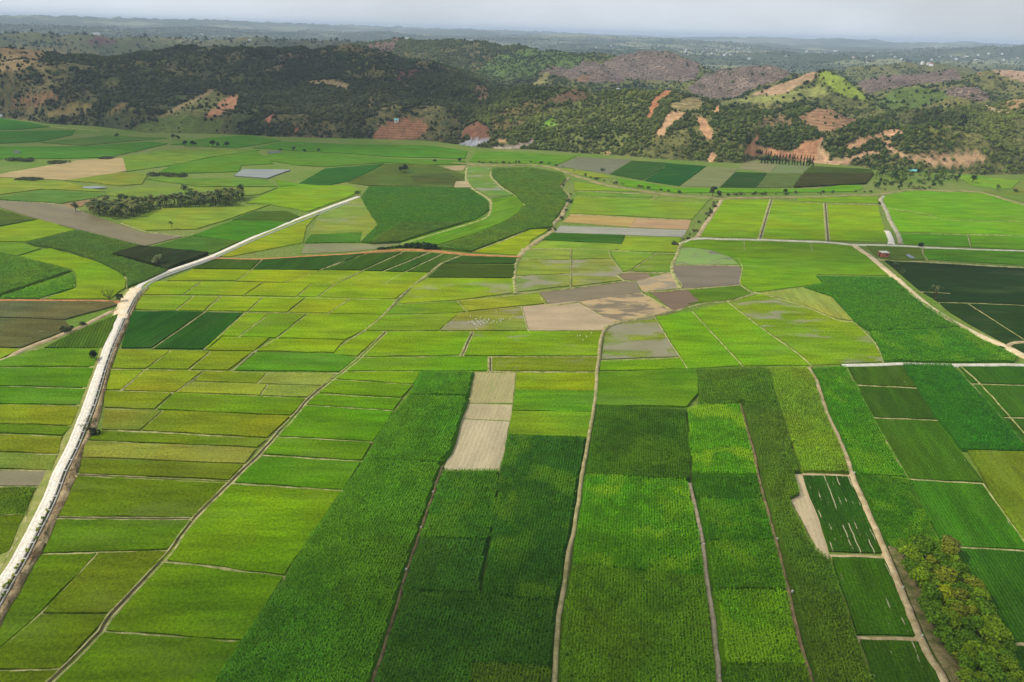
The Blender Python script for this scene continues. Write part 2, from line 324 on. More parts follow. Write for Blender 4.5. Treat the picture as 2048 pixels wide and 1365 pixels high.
def F(kind, poly, col, label, rd=None, h=None, mud=0.0, rows=None, pitch=None, gap=0.0, yellow=0.0, weed=0.0, wet=None, weedcol=(0.10, 0.17, 0.02), dense=1.0):
    NF[0] += 1; bias = NF[0] * 0.0015
    H0 = {'rice': 0.25, 'corn': 1.8, 'bean': 0.35, 'bare': 0.06, 'mud': 0.05, 'water': 0.04, 'weed': 0.3}[kind] if h is None else h
    pts = edge_pts(poly, min(1.0, H0 * 0.5)); dx, dy = frame(rd, poly); nm = NAMES[kind]; c = lin(col)
    if kind == 'corn':
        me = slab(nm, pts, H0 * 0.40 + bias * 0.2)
        cxm = np.mean(pts, 0); dist = math.hypot(cxm[0], cxm[1]); s = max(1.0, min(3.2, dist / 210.0)) / math.sqrt(dense)
        V, Q, T = blades(pts, dx, dy, 0.72 * s, 0.30 * s, H0, 4, 0.56 * s ** 0.8, 0.145 * s, True)
        v0 = np.empty(len(me.vertices) * 3, np.float32); me.vertices.foreach_get('co', v0); v0 = v0.reshape(-1, 3); nv = len(v0)
        F3 = []; F4 = []
        for p in me.polygons: (F4 if len(p.vertices) == 4 else F3).append(tuple(p.vertices))
        n4, n3 = len(F4), len(F3)
        bpy.data.meshes.remove(me)
        F4 = np.array(F4, np.int32).reshape(-1, 4); F3 = np.array(F3, np.int32).reshape(-1, 3)
        if len(V): F4 = np.concatenate([F4, Q + nv]); F3 = np.concatenate([F3, T + nv]); v0 = np.concatenate([v0, V])
        me = npmesh(nm, v0, F4, F3)
        mi = np.concatenate([np.zeros(n4, np.int32), np.ones(len(F4) - n4, np.int32), np.zeros(n3, np.int32), np.ones(len(F3) - n3, np.int32)])
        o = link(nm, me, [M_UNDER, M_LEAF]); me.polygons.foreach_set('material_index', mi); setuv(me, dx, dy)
    else:
        me = slab(nm, pts, H0 + bias); setuv(me, dx, dy)
        o = link(nm, me, M_BARE if kind in ('bare', 'mud', 'water') else M_FIELD)
    kf = list(KF[kind])
    if kind == 'corn': kf[0] = min(1.95, max(1.12, 1.95 - (col[0] - 42) * .021)); kf[1] = 1.04 + .18 * min(1, max(0, (col[0] - 52) / 30)); kf[2] = .40
    if kind == 'corn' and H0 < 1.6: kf[0] *= 1.25; kf[1] *= .95; kf[2] = .2
    if kind == 'bean': k_ = min(1, max(0, (col[0] - 50) / 40)); kf[0] = 1.65 - .6 * k_; kf[1] = .70 + .2 * k_; kf[2] = .22 + .7 * k_
    if kind == 'rice' and col[2] > 40: kf[2] = .55
    if kind == 'rice' and col[0] >= .90 * col[1]: kf[0] = .68
    o.color = (*[a * b for a, b in zip(c, kf)], 1)
    o['mud'] = float(mud); o['rows'] = float(rows if rows is not None else {'rice': 0.0, 'corn': 0.6, 'bean': 0.9, 'bare': 0.22}.get(kind, 0.0))
    o['pitch'] = float(pitch or {'bean': 0.9, 'bare': 1.4}.get(kind, 0.8)); o['gap'] = float(gap); o['yellow'] = float(yellow); o['weed'] = float(weed)
    o['wet'] = float(wet if wet is not None else {'water': 0.9, 'mud': 0.55}.get(kind, 0.0)); o['weedcol'] = [float(v) for v in weedcol]
    tag(o, label, 'field', GRP[kind], 'thing')
    return o
def curve_pts(pl, z=0.0, n=6):
    P = [Vector((*G(x, y, z), 0)) for x, y in pl]
    if len(P) < 3: 
        L_ = (P[1] - P[0]).length; k = max(2, min(40, int(L_ / 3))); return [P[0].lerp(P[1], i / k) for i in range(k + 1)]
    P = [P[0] * 2 - P[1]] + P + [P[-1] * 2 - P[-2]]; r = []
    for i in range(1, len(P) - 2):
        a, b, c, d = P[i - 1:i + 3]; k = max(2, min(14, int((c - b).length / 2.5)))
        for j in range(k):
            t = j / k; r.append(0.5 * ((2 * b) + (c - a) * t + (2 * a - 5 * b + 4 * c - d) * t * t + (3 * b - a - 3 * c + d) * t ** 3))
    r.append(P[-2]); return r
def strip(name, pl, prof, mats, jit=0.1, z=0.0, label=None, kind='structure', smooth=False):
    """a ribbon along the polyline; prof = [(offset, height, material index of the band to the next point)]"""
    C = curve_pts(pl, z); n = len(C); m = len(prof); V = []; mi = []; Fc = []
    for i, p in enumerate(C):
        t = (C[min(i + 1, n - 1)] - C[max(i - 1, 0)]); t.normalize(); nn = Vector((t.y, -t.x, 0))
        sh = random.uniform(-jit, jit)
        for o, hgt, _ in prof:
            q = p + nn * (o + sh + random.uniform(-jit, jit) * .5); V.append((q.x, q.y, hgt + random.uniform(-.3, .3) * jit * (1 if hgt > 0.08 else 0)))
    for i in range(n - 1):
        for j in range(m - 1):
            a = i * m + j; Fc.append((a, a + m, a + m + 1, a + 1)); mi.append(prof[j][2])
    me = npmesh(name, V, Fc, smooth=smooth); o = link(name, me, mats); me.polygons.foreach_set('material_index', np.array(mi, np.int32))
    bm = bmesh.new(); bm.from_mesh(me); bmesh.ops.recalc_face_normals(bm, faces=bm.faces)
    if sum(f.normal.z for f in bm.faces) < 0: bmesh.ops.reverse_faces(bm, faces=bm.faces)
    bm.to_mesh(me); bm.free()
    tag(o, label, None, None, kind); return o
def bund(pl, wd=0.75, h=0.5, label='low dry earth bund between paddies'):
    return strip('bund', pl, [(-wd, 0.0, 0), (-wd * .45, h, 0), (wd * .45, h, 0), (wd, 0.0, 0)], [M_BUND], 0.14, z=h, label=label)
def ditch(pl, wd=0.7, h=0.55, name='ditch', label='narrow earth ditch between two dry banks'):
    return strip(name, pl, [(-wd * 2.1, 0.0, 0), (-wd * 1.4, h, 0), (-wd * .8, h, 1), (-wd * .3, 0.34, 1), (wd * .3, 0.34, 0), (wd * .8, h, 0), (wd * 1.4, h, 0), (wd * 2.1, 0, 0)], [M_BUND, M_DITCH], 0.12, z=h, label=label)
def path(pl, wd, mat, label, h=0.5, jit=0.12, name='path'):
    return strip(name, pl, [(-wd * .5 - .5, -0.02, 0), (-wd * .5, h, 0), (0, h + .06, 0), (wd * .5, h, 0), (wd * .5 + .5, -0.02, 0)], [mat], jit, z=h, label=label)
RB = (128, 168, 22); RG = (92, 140, 16); RO = (122, 140, 30)
# --- tall corn and its neighbours in the near fields
F('corn', [(841,744),(948,744),(938,792),(817,790)], (74,128,36), 'short top plot of corn at the head of the long dark corn strip', 'l2')
F('corn', [(817,792),(938,796),(903,905),(884,926),(729,918),(783,830)], (72,124,36), 'second corn plot down the long strip left of the pale stubble', 'l2')
F('corn', [(729,920),(883,929),(866,989),(842,1059),(813,1144),(788,1233),(745,1365),(708,1480),(360,1480),(433,1365),(506,1247),(568,1161),(602,1100),(684,984)], (68,122,36), 'largest dark green corn field, wedge shaped, running to the bottom edge beside the light paddies', 'l2', yellow=0.12)
F('bare', [(950,745),(1032,745),(1026,806),(937,806)], (176,168,118), 'uppermost plot of the pale stubble strip, greenest of the three', 'd1', weed=0.55, weedcol=(0.20,0.24,0.06))
F('bare', [(936,808),(1025,810),(1021,842),(922,837)], (190,178,142), 'small middle plot of the pale stubble strip', 'd1', weed=0.25, weedcol=(0.24,0.26,0.09))
F('bare', [(921,839),(1020,844),(1001,940),(886,942),(902,898)], (196,184,152), 'largest pale stubble plot with drill lines amid dark corn', 'd1', weed=0.2, weedcol=(0.24,0.26,0.09), rows=0.3)
F('rice', [(1034,745),(1191,745),(1190,782),(1031,780)], (134,160,20), 'yellow green paddy just right of the pale stubble strip', 'h', mud=0.12)
F('rice', [(1031,781),(1190,783),(1184,824),(1024,822)], (92,144,34), 'grassy green plot below the yellow green paddy beside the stubble', 'h', h=0.6)
F('rice', [(1024,823),(1184,825),(1176,876),(1016,869)], (112,152,40), 'pale green grassy plot directly above dark corn right of the stubble', 'h', h=0.55, yellow=0.3)
F('corn', [(884,943),(998,942),(978,1082),(838,1076),(866,989)], (48,112,36), 'corn plot touching the lower end of the pale stubble', 'd1', yellow=0.25)
F('corn', [(838,1078),(978,1084),(960,1190),(805,1182),(813,1144)], (44,104,42), 'bluish green corn plot, second below the pale stubble', 'd1', yellow=0.08)
F('corn', [(1015,870),(1176,877),(1164,949),(1150,1049),(1137,1103),(1122,1205),(962,1190),(980,1082),(1000,942)], (38,98,32), 'deep green corn plot right of the stubble, left of the central dike', 'd1', yellow=0.3)
F('corn', [(804,1183),(1121,1207),(1116,1274),(1108,1336),(942,1328),(930,1480),(708,1480),(745,1365),(788,1233)], (42,100,34), 'broad dark corn plot at the bottom edge left of the central dike', 'd1', yellow=0.08)
F('corn', [(943,1330),(1107,1338),(1098,1480),(931,1480)], (78,102,34), 'brownish olive corn corner at the very bottom left of the central dike', 'd1')
F('rice', [(1197,747),(1393,739),(1396,788),(1373,815),(1188,811)], (88,136,28), 'grassy green plot right of the central dike under the yellow paddies', 'h', h=0.9, yellow=0.35)
F('corn', [(1188,812),(1372,819),(1380,961),(1168,949)], (44,100,26), 'dark corn square right of the central dike, topmost corn there', 'd1', yellow=0.15)
F('corn', [(1168,950),(1380,963),(1399,1049),(1414,1155),(1144,1131),(1150,1049)], (66,128,22), 'bright patchy corn plot in the middle right of the central dike', 'd1', yellow=0.75)
F('corn', [(1143,1133),(1414,1157),(1427,1240),(1440,1365),(1455,1480),(1098,1480),(1112,1365),(1122,1205)], (88,120,34), 'olive corn plot reaching the bottom edge right of the central dike', 'd1', yellow=0.3)
F('corn', [(1393,739),(1534,736),(1557,806),(1481,807),(1398,812),(1397,788)], (76,110,36), 'olive corn plot at the top, above the start of the reddish path', 'd3')
F('corn', [(1374,820),(1398,813),(1481,810),(1509,905),(1518,950),(1385,948)], (80,130,20), 'yellowest corn plot left of the reddish path', 'd3', yellow=0.95)
F('corn', [(1384,950),(1519,951),(1531,1000),(1393,996)], (42,104,20), 'thin dark band of corn under the yellowest plot', 'd3', yellow=0.2)
F('corn', [(1393,998),(1531,1002),(1552,1082),(1405,1082)], (46,112,18), 'green corn plot midway between the grey dike and the reddish path', 'd3', yellow=0.3)
F('corn', [(1406,1084),(1553,1084),(1577,1181),(1420,1180)], (72,120,24), 'light green corn plot with yellow tinge along the reddish path', 'd3', yellow=0.45)
F('corn', [(1420,1182),(1577,1183),(1612,1331),(1434,1331)], (96,136,26), 'yellow blotched corn plot low between the grey dike and reddish path', 'd3', yellow=0.85)
F('corn', [(1434,1333),(1613,1333),(1662,1480),(1455,1480)], (70,112,26), 'corn corner at the bottom edge between grey dike and reddish path', 'd3', yellow=0.25)
F('corn', [(1483,810),(1558,807),(1600,944),(1522,944)], (76,104,42), 'narrow dark olive corn strip just right of the reddish path', 'd4')
F('corn', [(1536,737),(1618,735),(1635,768),(1652,820),(1703,946),(1601,944),(1558,808)], (106,128,48), 'pale olive corn strip ending at the bare patch, left of the dirt path', 'd4', yellow=0.4)
F('corn', [(1520,945),(1588,940),(1599,987),(1578,998),(1600,1045),(1615,1080),(1630,1098),(1657,1118),(1690,1215),(1714,1275),(1746,1365),(1785,1480),(1662,1480),(1625,1365),(1594,1257),(1575,1172),(1552,1083),(1536,1025)], (72,106,38), 'long corn strip with a ragged edge along the bare patch', 'd4', yellow=0.15)
F('bare', [(1566,953),(1603,947),(1622,1000),(1639,1042),(1660,1120),(1615,1110),(1632,1093),(1601,1035),(1581,1000),(1599,987),(1584,960)], (198,182,150), 'ragged bare sandy patch among corn beside striped plot', 'd4')
F('bean', [(1606,952),(1700,954),(1767,1107),(1659,1103)], (32,92,30), 'dark striped plot with sandy seed gaps right of the bare patch', 'd4', rows=0.5, gap=1.3)
F('bean', [(1664,1115),(1774,1118),(1837,1273),(1714,1270)], (40,108,28), 'dark green plot between two pale cross strips, left of the dirt path', 'd4', rows=0.4, gap=0.9)
F('bean', [(1720,1280),(1842,1284),(1882,1365),(1930,1480),(1785,1480),(1748,1365)], (42,104,28), 'lowest dark green plot left of the dirt path at the bottom edge', 'd4', rows=0.4, gap=0.95)
F('corn', [(1620,737),(1690,733),(1712,770),(1748,835),(1784,905),(1815,955),(1708,949),(1687,898),(1652,820),(1635,768)], (44,128,22), 'bright green leafy strip starting at the white track, right of the dirt path', 'd4', h=1.2, yellow=0.35)
F('corn', [(1708,951),(1815,957),(1882,1096),(1789,1097),(1769,1096),(1745,1042),(1724,994)], (40,112,22), 'darker leafy strip directly above the orchard', 'd4', h=1.2, yellow=0.4)
F('bean', [(1692,732),(1803,731),(1834,775),(1711,769)], (44,104,34), 'striped plot just below the white track', 'k', rows=0.5, gap=0.3)
F('bean', [(1714,773),(1834,777),(1878,839),(1747,835)], (40,100,30), 'second striped plot below the white track', 'k', rows=0.6, gap=0.25)
F('bean', [(1748,838),(1878,842),(1966,965),(1817,957)], (48,112,28), 'third striped plot below the white track, above a broken pale line', 'k', rows=0.55, gap=0.4)
F('bean', [(1818,960),(1968,968),(2050,1090),(2060,1101),(1888,1093)], (46,122,26), 'bright striped plot right of the leafy strip above the orchard', 'k', rows=0.5, gap=0.5)
F('bean', [(1897,1095),(2060,1104),(2170,1290),(2000,1286),(1991,1281),(1945,1186)], (38,106,30), 'dark striped plot along the right side of the orchard', 'k', rows=0.7, gap=0.2)
F('bean', [(1999,1292),(2170,1294),(2260,1480),(2090,1480),(2036,1360)], (40,104,28), 'plot below the pale cross line at the bottom corner past the orchard', 'k', rows=0.6, gap=0.2)
F('corn', [(1806,729),(1902,729),(1957,785),(2018,850),(2062,903),(1926,901),(1878,843),(1834,775)], (32,112,28), 'tall vivid green strip between two striped plots, overlapping the white track', 'k', h=1.5)
F('rice', [(1935,903),(2064,905),(2200,1100),(2062,1098),(1990,1002),(1966,957)], (104,130,36), 'olive plot at the far end beside the bright striped plot', 'k', h=0.8)
F('bean', [(1915,732),(2048,732),(2130,733),(2160,772),(1944,767)], (40,106,30), 'first plot right of the double pale lines below the track', 'k', rows=0.5)
F('bean', [(1947,770),(2160,775),(2230,837),(2004,834)], (42,110,30), 'second plot right of the double pale lines below the track', 'k', rows=0.5)
F('bean', [(2006,837),(2230,840),(2300,905),(2064,902)], (44,106,30), 'third plot right of the double pale lines, cut by the edge', 'k', rows=0.5)
# --- right: around the red brick hut
F('rice', [(1444,400),(1540,400),(1517,478),(1393,474),(1412,450)], RB, 'bright paddy left of the first upright ditch, beside the shrubby canal', 'h')
F('rice', [(1546,400),(1594,405),(1648,408),(1650,482),(1520,478)], RB, 'bright paddy between the first and second upright ditches', 'h')
F('rice', [(1656,409),(1755,412),(1777,485),(1659,482)], (132,170,16), 'yellowish bright paddy left of the white loading strip', 'h')
F('rice', [(1594,396),(1752,392),(1758,407),(1650,406),(1597,403)], (118,160,20), 'thin paddy strip along the track above the three bright paddies', 'h')
F('rice', [(1764,390),(1827,381),(1964,386),(2048,410),(2160,432),(2160,450),(2048,444),(1900,440),(1773,416)], (108,164,10), 'large curved bright paddy at the far side of the right valley', 'h')
F('rice', [(1773,417),(1900,441),(2048,445),(2160,451),(2160,478),(2048,472),(1796,465),(1778,425)], (112,170,8), 'large bright paddy just above the long thin bund on the right', 'h')
F('rice', [(1796,467),(1935,471),(1941,494),(1801,489)], (96,156,10), 'small green paddy above the track beside the white strip', 'h')
F('rice', [(1938,471),(2048,474),(2160,478),(2160,506),(2048,500),(1943,495)], (104,164,8), 'bright paddy above the track at the right edge', 'h')
F('weed', [(1733,492),(1838,496),(1846,510),(1852,520),(1770,520),(1748,508)], (104,122,40), 'grassy weedy plot around the red brick hut', 'h', mud=0.3)
F('rice', [(1851,498),(2048,503),(2160,507),(2160,538),(2048,531),(1856,519),(1847,510)], (88,146,12), 'long green paddy right of the hut below the track', 'h')
F('bean', [(1769,522),(2048,538),(2160,543),(2160,613),(2048,610),(1875,604),(1838,580)], (22,62,30), 'very dark blue green field below the red brick hut', 'h', rows=0.3, pitch=1.2)
F('bean', [(1880,607),(2048,612),(2160,615),(2160,694),(2048,683),(2012,688),(1950,655),(1900,625)], (24,68,26), 'very dark field right of the curving road, below the darkest one', 'h', rows=0.3, pitch=1.2)
F('bean', [(1992,694),(2048,688),(2160,698),(2200,730),(2100,715)], (26,76,28), 'dark sliver of field between the two sandy roads at the right edge', 'h')
F('rice', [(1368,481),(1487,482),(1620,488),(1712,493),(1783,552),(1632,549),(1645,567),(1604,573),(1510,585),(1481,568),(1485,540),(1470,517),(1420,500),(1360,492)], (112,160,20), 'big bright paddy curving around the ploughed brown plots', 'h', yellow=0.25)
F('corn', [(1631,552),(1784,555),(1844,604),(1925,655),(1740,662),(1711,645),(1666,594),(1608,575),(1645,566)], (44,124,26), 'upper half of the tall green block left of the curving road', 'h', h=1.1, yellow=0.05)
F('corn', [(1740,663),(1927,656),(1957,675),(2036,714),(2028,724),(1768,724),(1752,686)], (44,126,22), 'lower half of the tall green block above the white track', 'h', h=1.1, yellow=0.4)
F('weed', [(1522,586),(1605,576),(1663,595),(1707,642),(1676,638),(1615,614),(1560,597)], (160,162,84), 'pale weedy fallow triangle beside the tall green block', None, mud=0.35)
F('rice', [(1457,605),(1522,588),(1560,599),(1615,616),(1675,640),(1709,645),(1750,688),(1767,724),(1625,731),(1589,700),(1533,662)], (120,156,30), 'muddy streaked paddy below the fallow triangle', 'h', mud=0.55)
F('rice', [(1387,623),(1455,605),(1532,664),(1587,701),(1622,731),(1489,732),(1444,686)], (116,164,18), 'bright diagonal paddy left of the muddy streaked one', 'h')
F('rice', [(1312,634),(1385,624),(1442,686),(1485,732),(1376,738),(1361,712),(1340,680)], (110,162,14), 'bright diagonal paddy touching the corner of the dry patched mud', 'h')
F('rice', [(1210,664),(1234,646),(1310,635),(1337,679),(1359,714),(1203,719)], (118,146,50), 'half bare muddy paddy right of the central ditch', 'h', mud=0.75)
F('rice', [(1201,722),(1361,717),(1374,738),(1199,742)], (106,156,14), 'thin bright paddy strip above the corn, right of the central ditch', 'h')
F('mud', [(1347,530),(1360,497),(1405,496),(1455,510),(1477,529)], (134,128,104), 'grey brown plot with green streaks by the canal', 'h', weed=0.9, weedcol=(0.17,0.30,0.02))
F('mud', [(1345,531),(1479,531),(1484,553),(1478,570),(1365,578),(1347,548)], (136,122,98), 'smooth brown ploughed plot left of the big curved paddy', 'h')
F('rice', [(1376,581),(1480,572),(1505,588),(1455,602),(1376,608),(1400,603)], (92,128,34), 'small green plot under the smooth brown ploughed plot', 'h', mud=0.2)
F('mud', [(1300,586),(1376,581),(1402,603),(1375,612),(1345,625),(1335,613)], (132,106,76), 'reddish brown plot beside the dry patched mud', 'h')
F('mud', [(1079,585),(1250,562),(1270,562),(1283,585),(1160,603),(1096,608)], (146,132,100), 'long grey brown muddy field above the pale flooded one', 'h')
F('mud', [(1159,604),(1283,585),(1346,621),(1227,645)], (142,128,98), 'muddy field scattered with dry tan patches', 'h', weed=0.8, weedcol=lin((178,150,100)))
F('water', [(1045,614),(1152,603),(1227,645),(1203,661),(1056,662)], (194,172,134), 'pale tan flooded field in the middle of the valley', 'h', wet=0.6)
F('water', [(1272,562),(1298,556),(1340,546),(1361,577),(1286,584)], (158,146,116), 'small flooded plot with a dry corner next to the mound', 'h', weed=0.75, weedcol=lin((170,142,90)), wet=0.6)
F('mud', [(1237,549),(1256,545),(1296,546),(1300,556),(1275,562),(1248,560)], (150,126,88), 'small brown mound shaped plot with a pale rim', 'h')
# --- centre: thin green paddies below the tan strips
F('rice', [(1045,498),(1140,498),(1140,519),(1042,519)], (132,158,66), 'thin pale paddy in the upper row left of the grey dike', 'h', mud=0.5)
F('rice', [(1042,521),(1141,521),(1141,548),(1032,552)], (134,156,58), 'pale streaky paddy in the middle row left of the grey dike', 'h', mud=0.5)
F('rice', [(1032,553),(1141,549),(1141,572),(1031,585)], (140,150,76), 'greyest thin paddy in the lower row left of the grey dike', 'h', mud=0.62)
F('rice', [(1144,498),(1218,502),(1223,518),(1144,519)], (126,158,56), 'small pale paddy right of the grey dike, upper row', 'h', mud=0.4)
F('rice', [(1144,521),(1224,519),(1245,545),(1235,551),(1246,561),(1144,573)], (138,154,76), 'greyish paddy right of the grey dike beside the mound', 'h', mud=0.6)
F('rice', [(1220,503),(1312,507),(1255,543),(1246,543)], (122,160,52), 'kite shaped paddy above the brown mound', 'h', mud=0.3)
F('rice', [(1316,507),(1350,508),(1339,545),(1259,543)], (116,148,50), 'three sided green paddy next to the kite shaped one', 'h', mud=0.35)
F('rice', [(1251,473),(1362,476),(1351,505),(1236,502),(1244,488)], (138,168,44), 'light yellow green paddy right of the dark crop bar', 'h', mud=0.2)
F('bean', [(1097,466),(1250,471),(1242,488),(1086,481)], (44,116,40), 'dark green crop bar below the grey flooded strip', 'h')
F('rice', [(1070,493),(1089,482),(1241,489),(1252,494),(1228,501),(1045,497)], (134,166,54), 'thin light strip beneath the dark crop bar', 'h', mud=0.2)
F('water', [(1121,452),(1374,461),(1366,475),(1107,466)], (158,156,126), 'grey flooded strip below the tan strips', 'h', weed=0.3, weedcol=(0.2,0.25,0.08))
F('bare', [(1142,428),(1275,436),(1258,454),(1125,445)], (186,160,92), 'yellow tan strip below the far green paddies', 'h', rows=0.2, weed=0.3)
F('bare', [(1275,436),(1382,441),(1375,460),(1258,455)], (186,154,112), 'pinkish tan strip beside the yellow tan one', 'h', rows=0.2)
F('rice', [(1150,394),(1282,398),(1412,406),(1384,440),(1280,434),(1138,427)], (124,160,44), 'yellowish green paddy directly above the tan strips', 'h', yellow=0.3, mud=0.2)
F('rice', [(1149,364),(1222,376),(1290,384),(1149,381)], (128,164,40), 'wedge of light paddy at the bend of the shrubby canal', 'h')
F('rice', [(1149,383),(1306,392),(1300,397),(1152,393)], (106,150,46), 'narrow green paddy below the light wedge', 'h')
F('rice', [(1316,393),(1424,397),(1412,406),(1305,403)], (118,150,60), 'small pale paddy beside the dark shrubs on the canal', 'h', mud=0.3)
# --- far right plots below the hills
F('bean', [(1265,322),(1330,326),(1326,338),(1285,361),(1220,349)], (40,104,52), 'dark green plot at the hill foot, left of the pair', 'h')
F('bean', [(1331,327),(1412,333),(1358,373),(1289,362),(1328,338)], (22,100,46), 'deepest green plot at the hill foot, right of the pair', 'h')
F('bare', [(1413,334),(1478,337),(1440,375),(1362,373)], (126,134,78), 'pale olive plot among the dark plots at the hill foot', 'h', weed=0.4)
F('bean', [(1471,345),(1534,347),(1512,376),(1440,375)], (32,88,44), 'small dark plot right of the pale olive one', 'h')
F('bean', [(1535,348),(1605,349),(1584,375),(1513,376)], (84,114,56), 'olive striped plot left of the dark orchard rows', 'h')
F('bare', [(1495,322),(1557,327),(1540,346),(1475,338)], (138,138,90), 'tan plot right beneath the orange cutting', 'h', weed=0.4)
F('bare', [(1560,328),(1622,332),(1602,348),(1541,346)], (120,136,84), 'grey green plot beside the tan one under the young trees', 'h', weed=0.6)
F('bean', [(1623,333),(1742,339),(1748,347),(1606,347)], (52,98,44), 'green strip above the dark orchard rows', 'h')
F('bean', [(1607,349),(1748,348),(1732,368),(1650,372),(1587,375)], (48,76,38), 'dark orchard rows plot at the hill foot', 'h', h=1.2, pitch=4.0, rows=1.0)
F('rice', [(1232,357),(1285,365),(1348,377),(1560,379),(1632,379),(1680,371),(1717,371),(1727,376),(1712,384),(1520,386),(1348,386),(1245,372)], (98,158,24), 'long bright strip of paddy along the shrubby canal', 'h')
F('mud', [(1155,315),(1265,320),(1218,349),(1150,338),(1112,334)], (126,126,84), 'grey olive fallow field below the bushy hillside', 'h', weed=0.5)
F('rice', [(1110,337),(1150,340),(1215,351),(1228,357),(1185,355),(1135,345)], (138,160,56), 'thin yellowish paddy under the grey olive fallow field', 'h')
F('rice', [(953,304),(1060,306),(1153,313),(1108,333),(1020,327),(938,324)], (96,146,40), 'bright far paddy just below the grey pools at the hill foot', 'h')
F('rice', [(1910,351),(1960,353),(2040,362),(2022,378),(1995,378),(1945,372),(1935,366)], (118,164,44), 'isolated bright paddy near the orange landslip at the right', 'h', mud=0.25)
F('rice', [(2042,364),(2160,368),(2160,392),(2040,384),(2026,378)], (132,142,70), 'dull paddy beside the isolated bright one at the right edge', 'h', mud=0.3)
F('rice', [(1968,384),(2030,384),(2160,400),(2160,425),(2060,408)], (112,140,52), 'dull strip between two dirt tracks at the right edge', 'h')
# --- curved fields in the centre
F('corn', [(985,337),(1060,336),(1125,346),(1133,360),(1119,372),(1136,393),(1128,414),(1104,445),(1107,455),(1060,458),(943,503),(868,495),(950,470),(1000,450),(1036,430),(1051,410),(1030,390),(1000,370),(983,350)], (88,112,46), 'olive corn field curving like a horn beside the shrubby canal', None, dense=2.0)
F('rice', [(935,335),(980,337),(980,352),(1000,372),(1030,391),(985,396),(940,373),(930,352)], (112,150,66), 'watery upper part of the curving paddy left of the olive corn', 'h', mud=0.55)
F('rice', [(985,397),(1032,393),(1048,410),(1034,429),(1000,448),(950,468),(866,493),(800,487),(860,467),(945,443),(976,430),(983,405)], (98,148,26), 'lower green part of the curving paddy beside the olive corn', None)
F('corn', [(738,373),(940,377),(974,400),(979,420),(947,441),(930,444),(800,446),(745,487),(722,484),(755,450),(735,420),(722,395)], (46,118,34), 'broad vivid green field with a rounded end left of the curving paddy', 'h', h=1.0, dense=1.5)
F('corn', [(800,447),(930,445),(870,462),(800,484),(742,487),(760,470)], (80,104,48), 'olive corn wedge with a dark lower edge above the orange path', 'h', dense=1.5)
F('rice', [(640,425),(722,395),(736,420),(756,450),(722,484),(610,487),(625,460)], (134,158,66), 'pale patchy paddy at the end of the white road', 'h', mud=0.45)
F('bean', [(622,470),(725,465),(720,485),(610,487)], (66,130,40), 'thin vivid strip under the pale patchy paddy', 'h')
F('water', [(610,489),(745,489),(800,488),(790,495),(690,505),(603,508)], (140,142,94), 'grey green flooded plot above the orange path', 'h', weed=0.5, wet=0.4)
F('rice', [(796,489),(866,494),(840,500),(760,499)], (112,146,40), 'small paddy between the flooded plot and the row of shrubs', 'h')
F('rice', [(535,463),(640,425),(612,455),(606,486),(460,514),(424,513)], (138,162,30), 'yellowish paddy along the white road above the orange path', 'h', mud=0.15)
F('rice', [(1060,459),(1100,459),(1064,480),(1040,511),(944,505)], (140,168,20), 'bright wedge of paddy below the horn shaped olive corn', 'h')
F('bean', [(650,338),(768,328),(702,362),(655,372),(598,368)], (34,112,44), 'dark green diamond in the far left valley', 'h')
F('bean', [(770,329),(870,330),(930,350),(922,376),(735,372),(695,366)], (72,110,44), 'dull green field right of the dark green diamond', 'h', yellow=0.1)
F('bean', [(820,353),(897,347),(925,362),(905,372),(828,366)], (62,98,50), 'darker olive plot inside the dull green field', 'h', h=0.5)
F('bare', [(845,338),(933,331),(926,342),(880,342)], (176,156,112), 'tan dry strip above the dull green field', 'h', rows=0.1)
F('bare', [(912,364),(934,363),(944,376),(908,376)], (182,168,124), 'pale sandy corner at the top of the rounded vivid field', 'h', rows=0.1, h=0.5)
# --- dark strips below the orange path
F('bean', [(387,538),(434,518),(522,520),(502,539)], (44,100,32), 'dark strip next to the white road below the orange path', 'ditch')
F('bean', [(527,520),(728,508),(640,540),(506,540)], (36,96,32), 'longest dark strip below the orange path', 'ditch')
F('bean', [(737,508),(802,505),(722,541),(645,541)], (42,100,34), 'third dark slanting strip below the orange path', 'ditch', gap=0.2)
F('bean', [(812,505),(855,506),(764,542),(729,542)], (46,104,34), 'fourth dark slanting strip below the row of shrubs', 'ditch', gap=0.3)
F('bean', [(864,507),(882,509),(806,544),(772,543)], (46,106,36), 'fifth and thinnest dark slanting strip below the row of shrubs', 'ditch', gap=0.3)
F('bean', [(890,509),(921,511),(880,528),(857,545),(814,544)], (52,108,36), 'sixth dark slanting strip, beside the two wide plots', 'ditch', gap=0.3)
F('bean', [(924,513),(1039,516),(1032,528),(889,527)], (40,100,36), 'upper wide dark plot below the orange path', 'h', gap=0.1)
F('bean', [(885,529),(1032,531),(1027,556),(857,555)], (50,100,42), 'lower wide dark plot above the mud streaked paddy', 'h', gap=0.2)
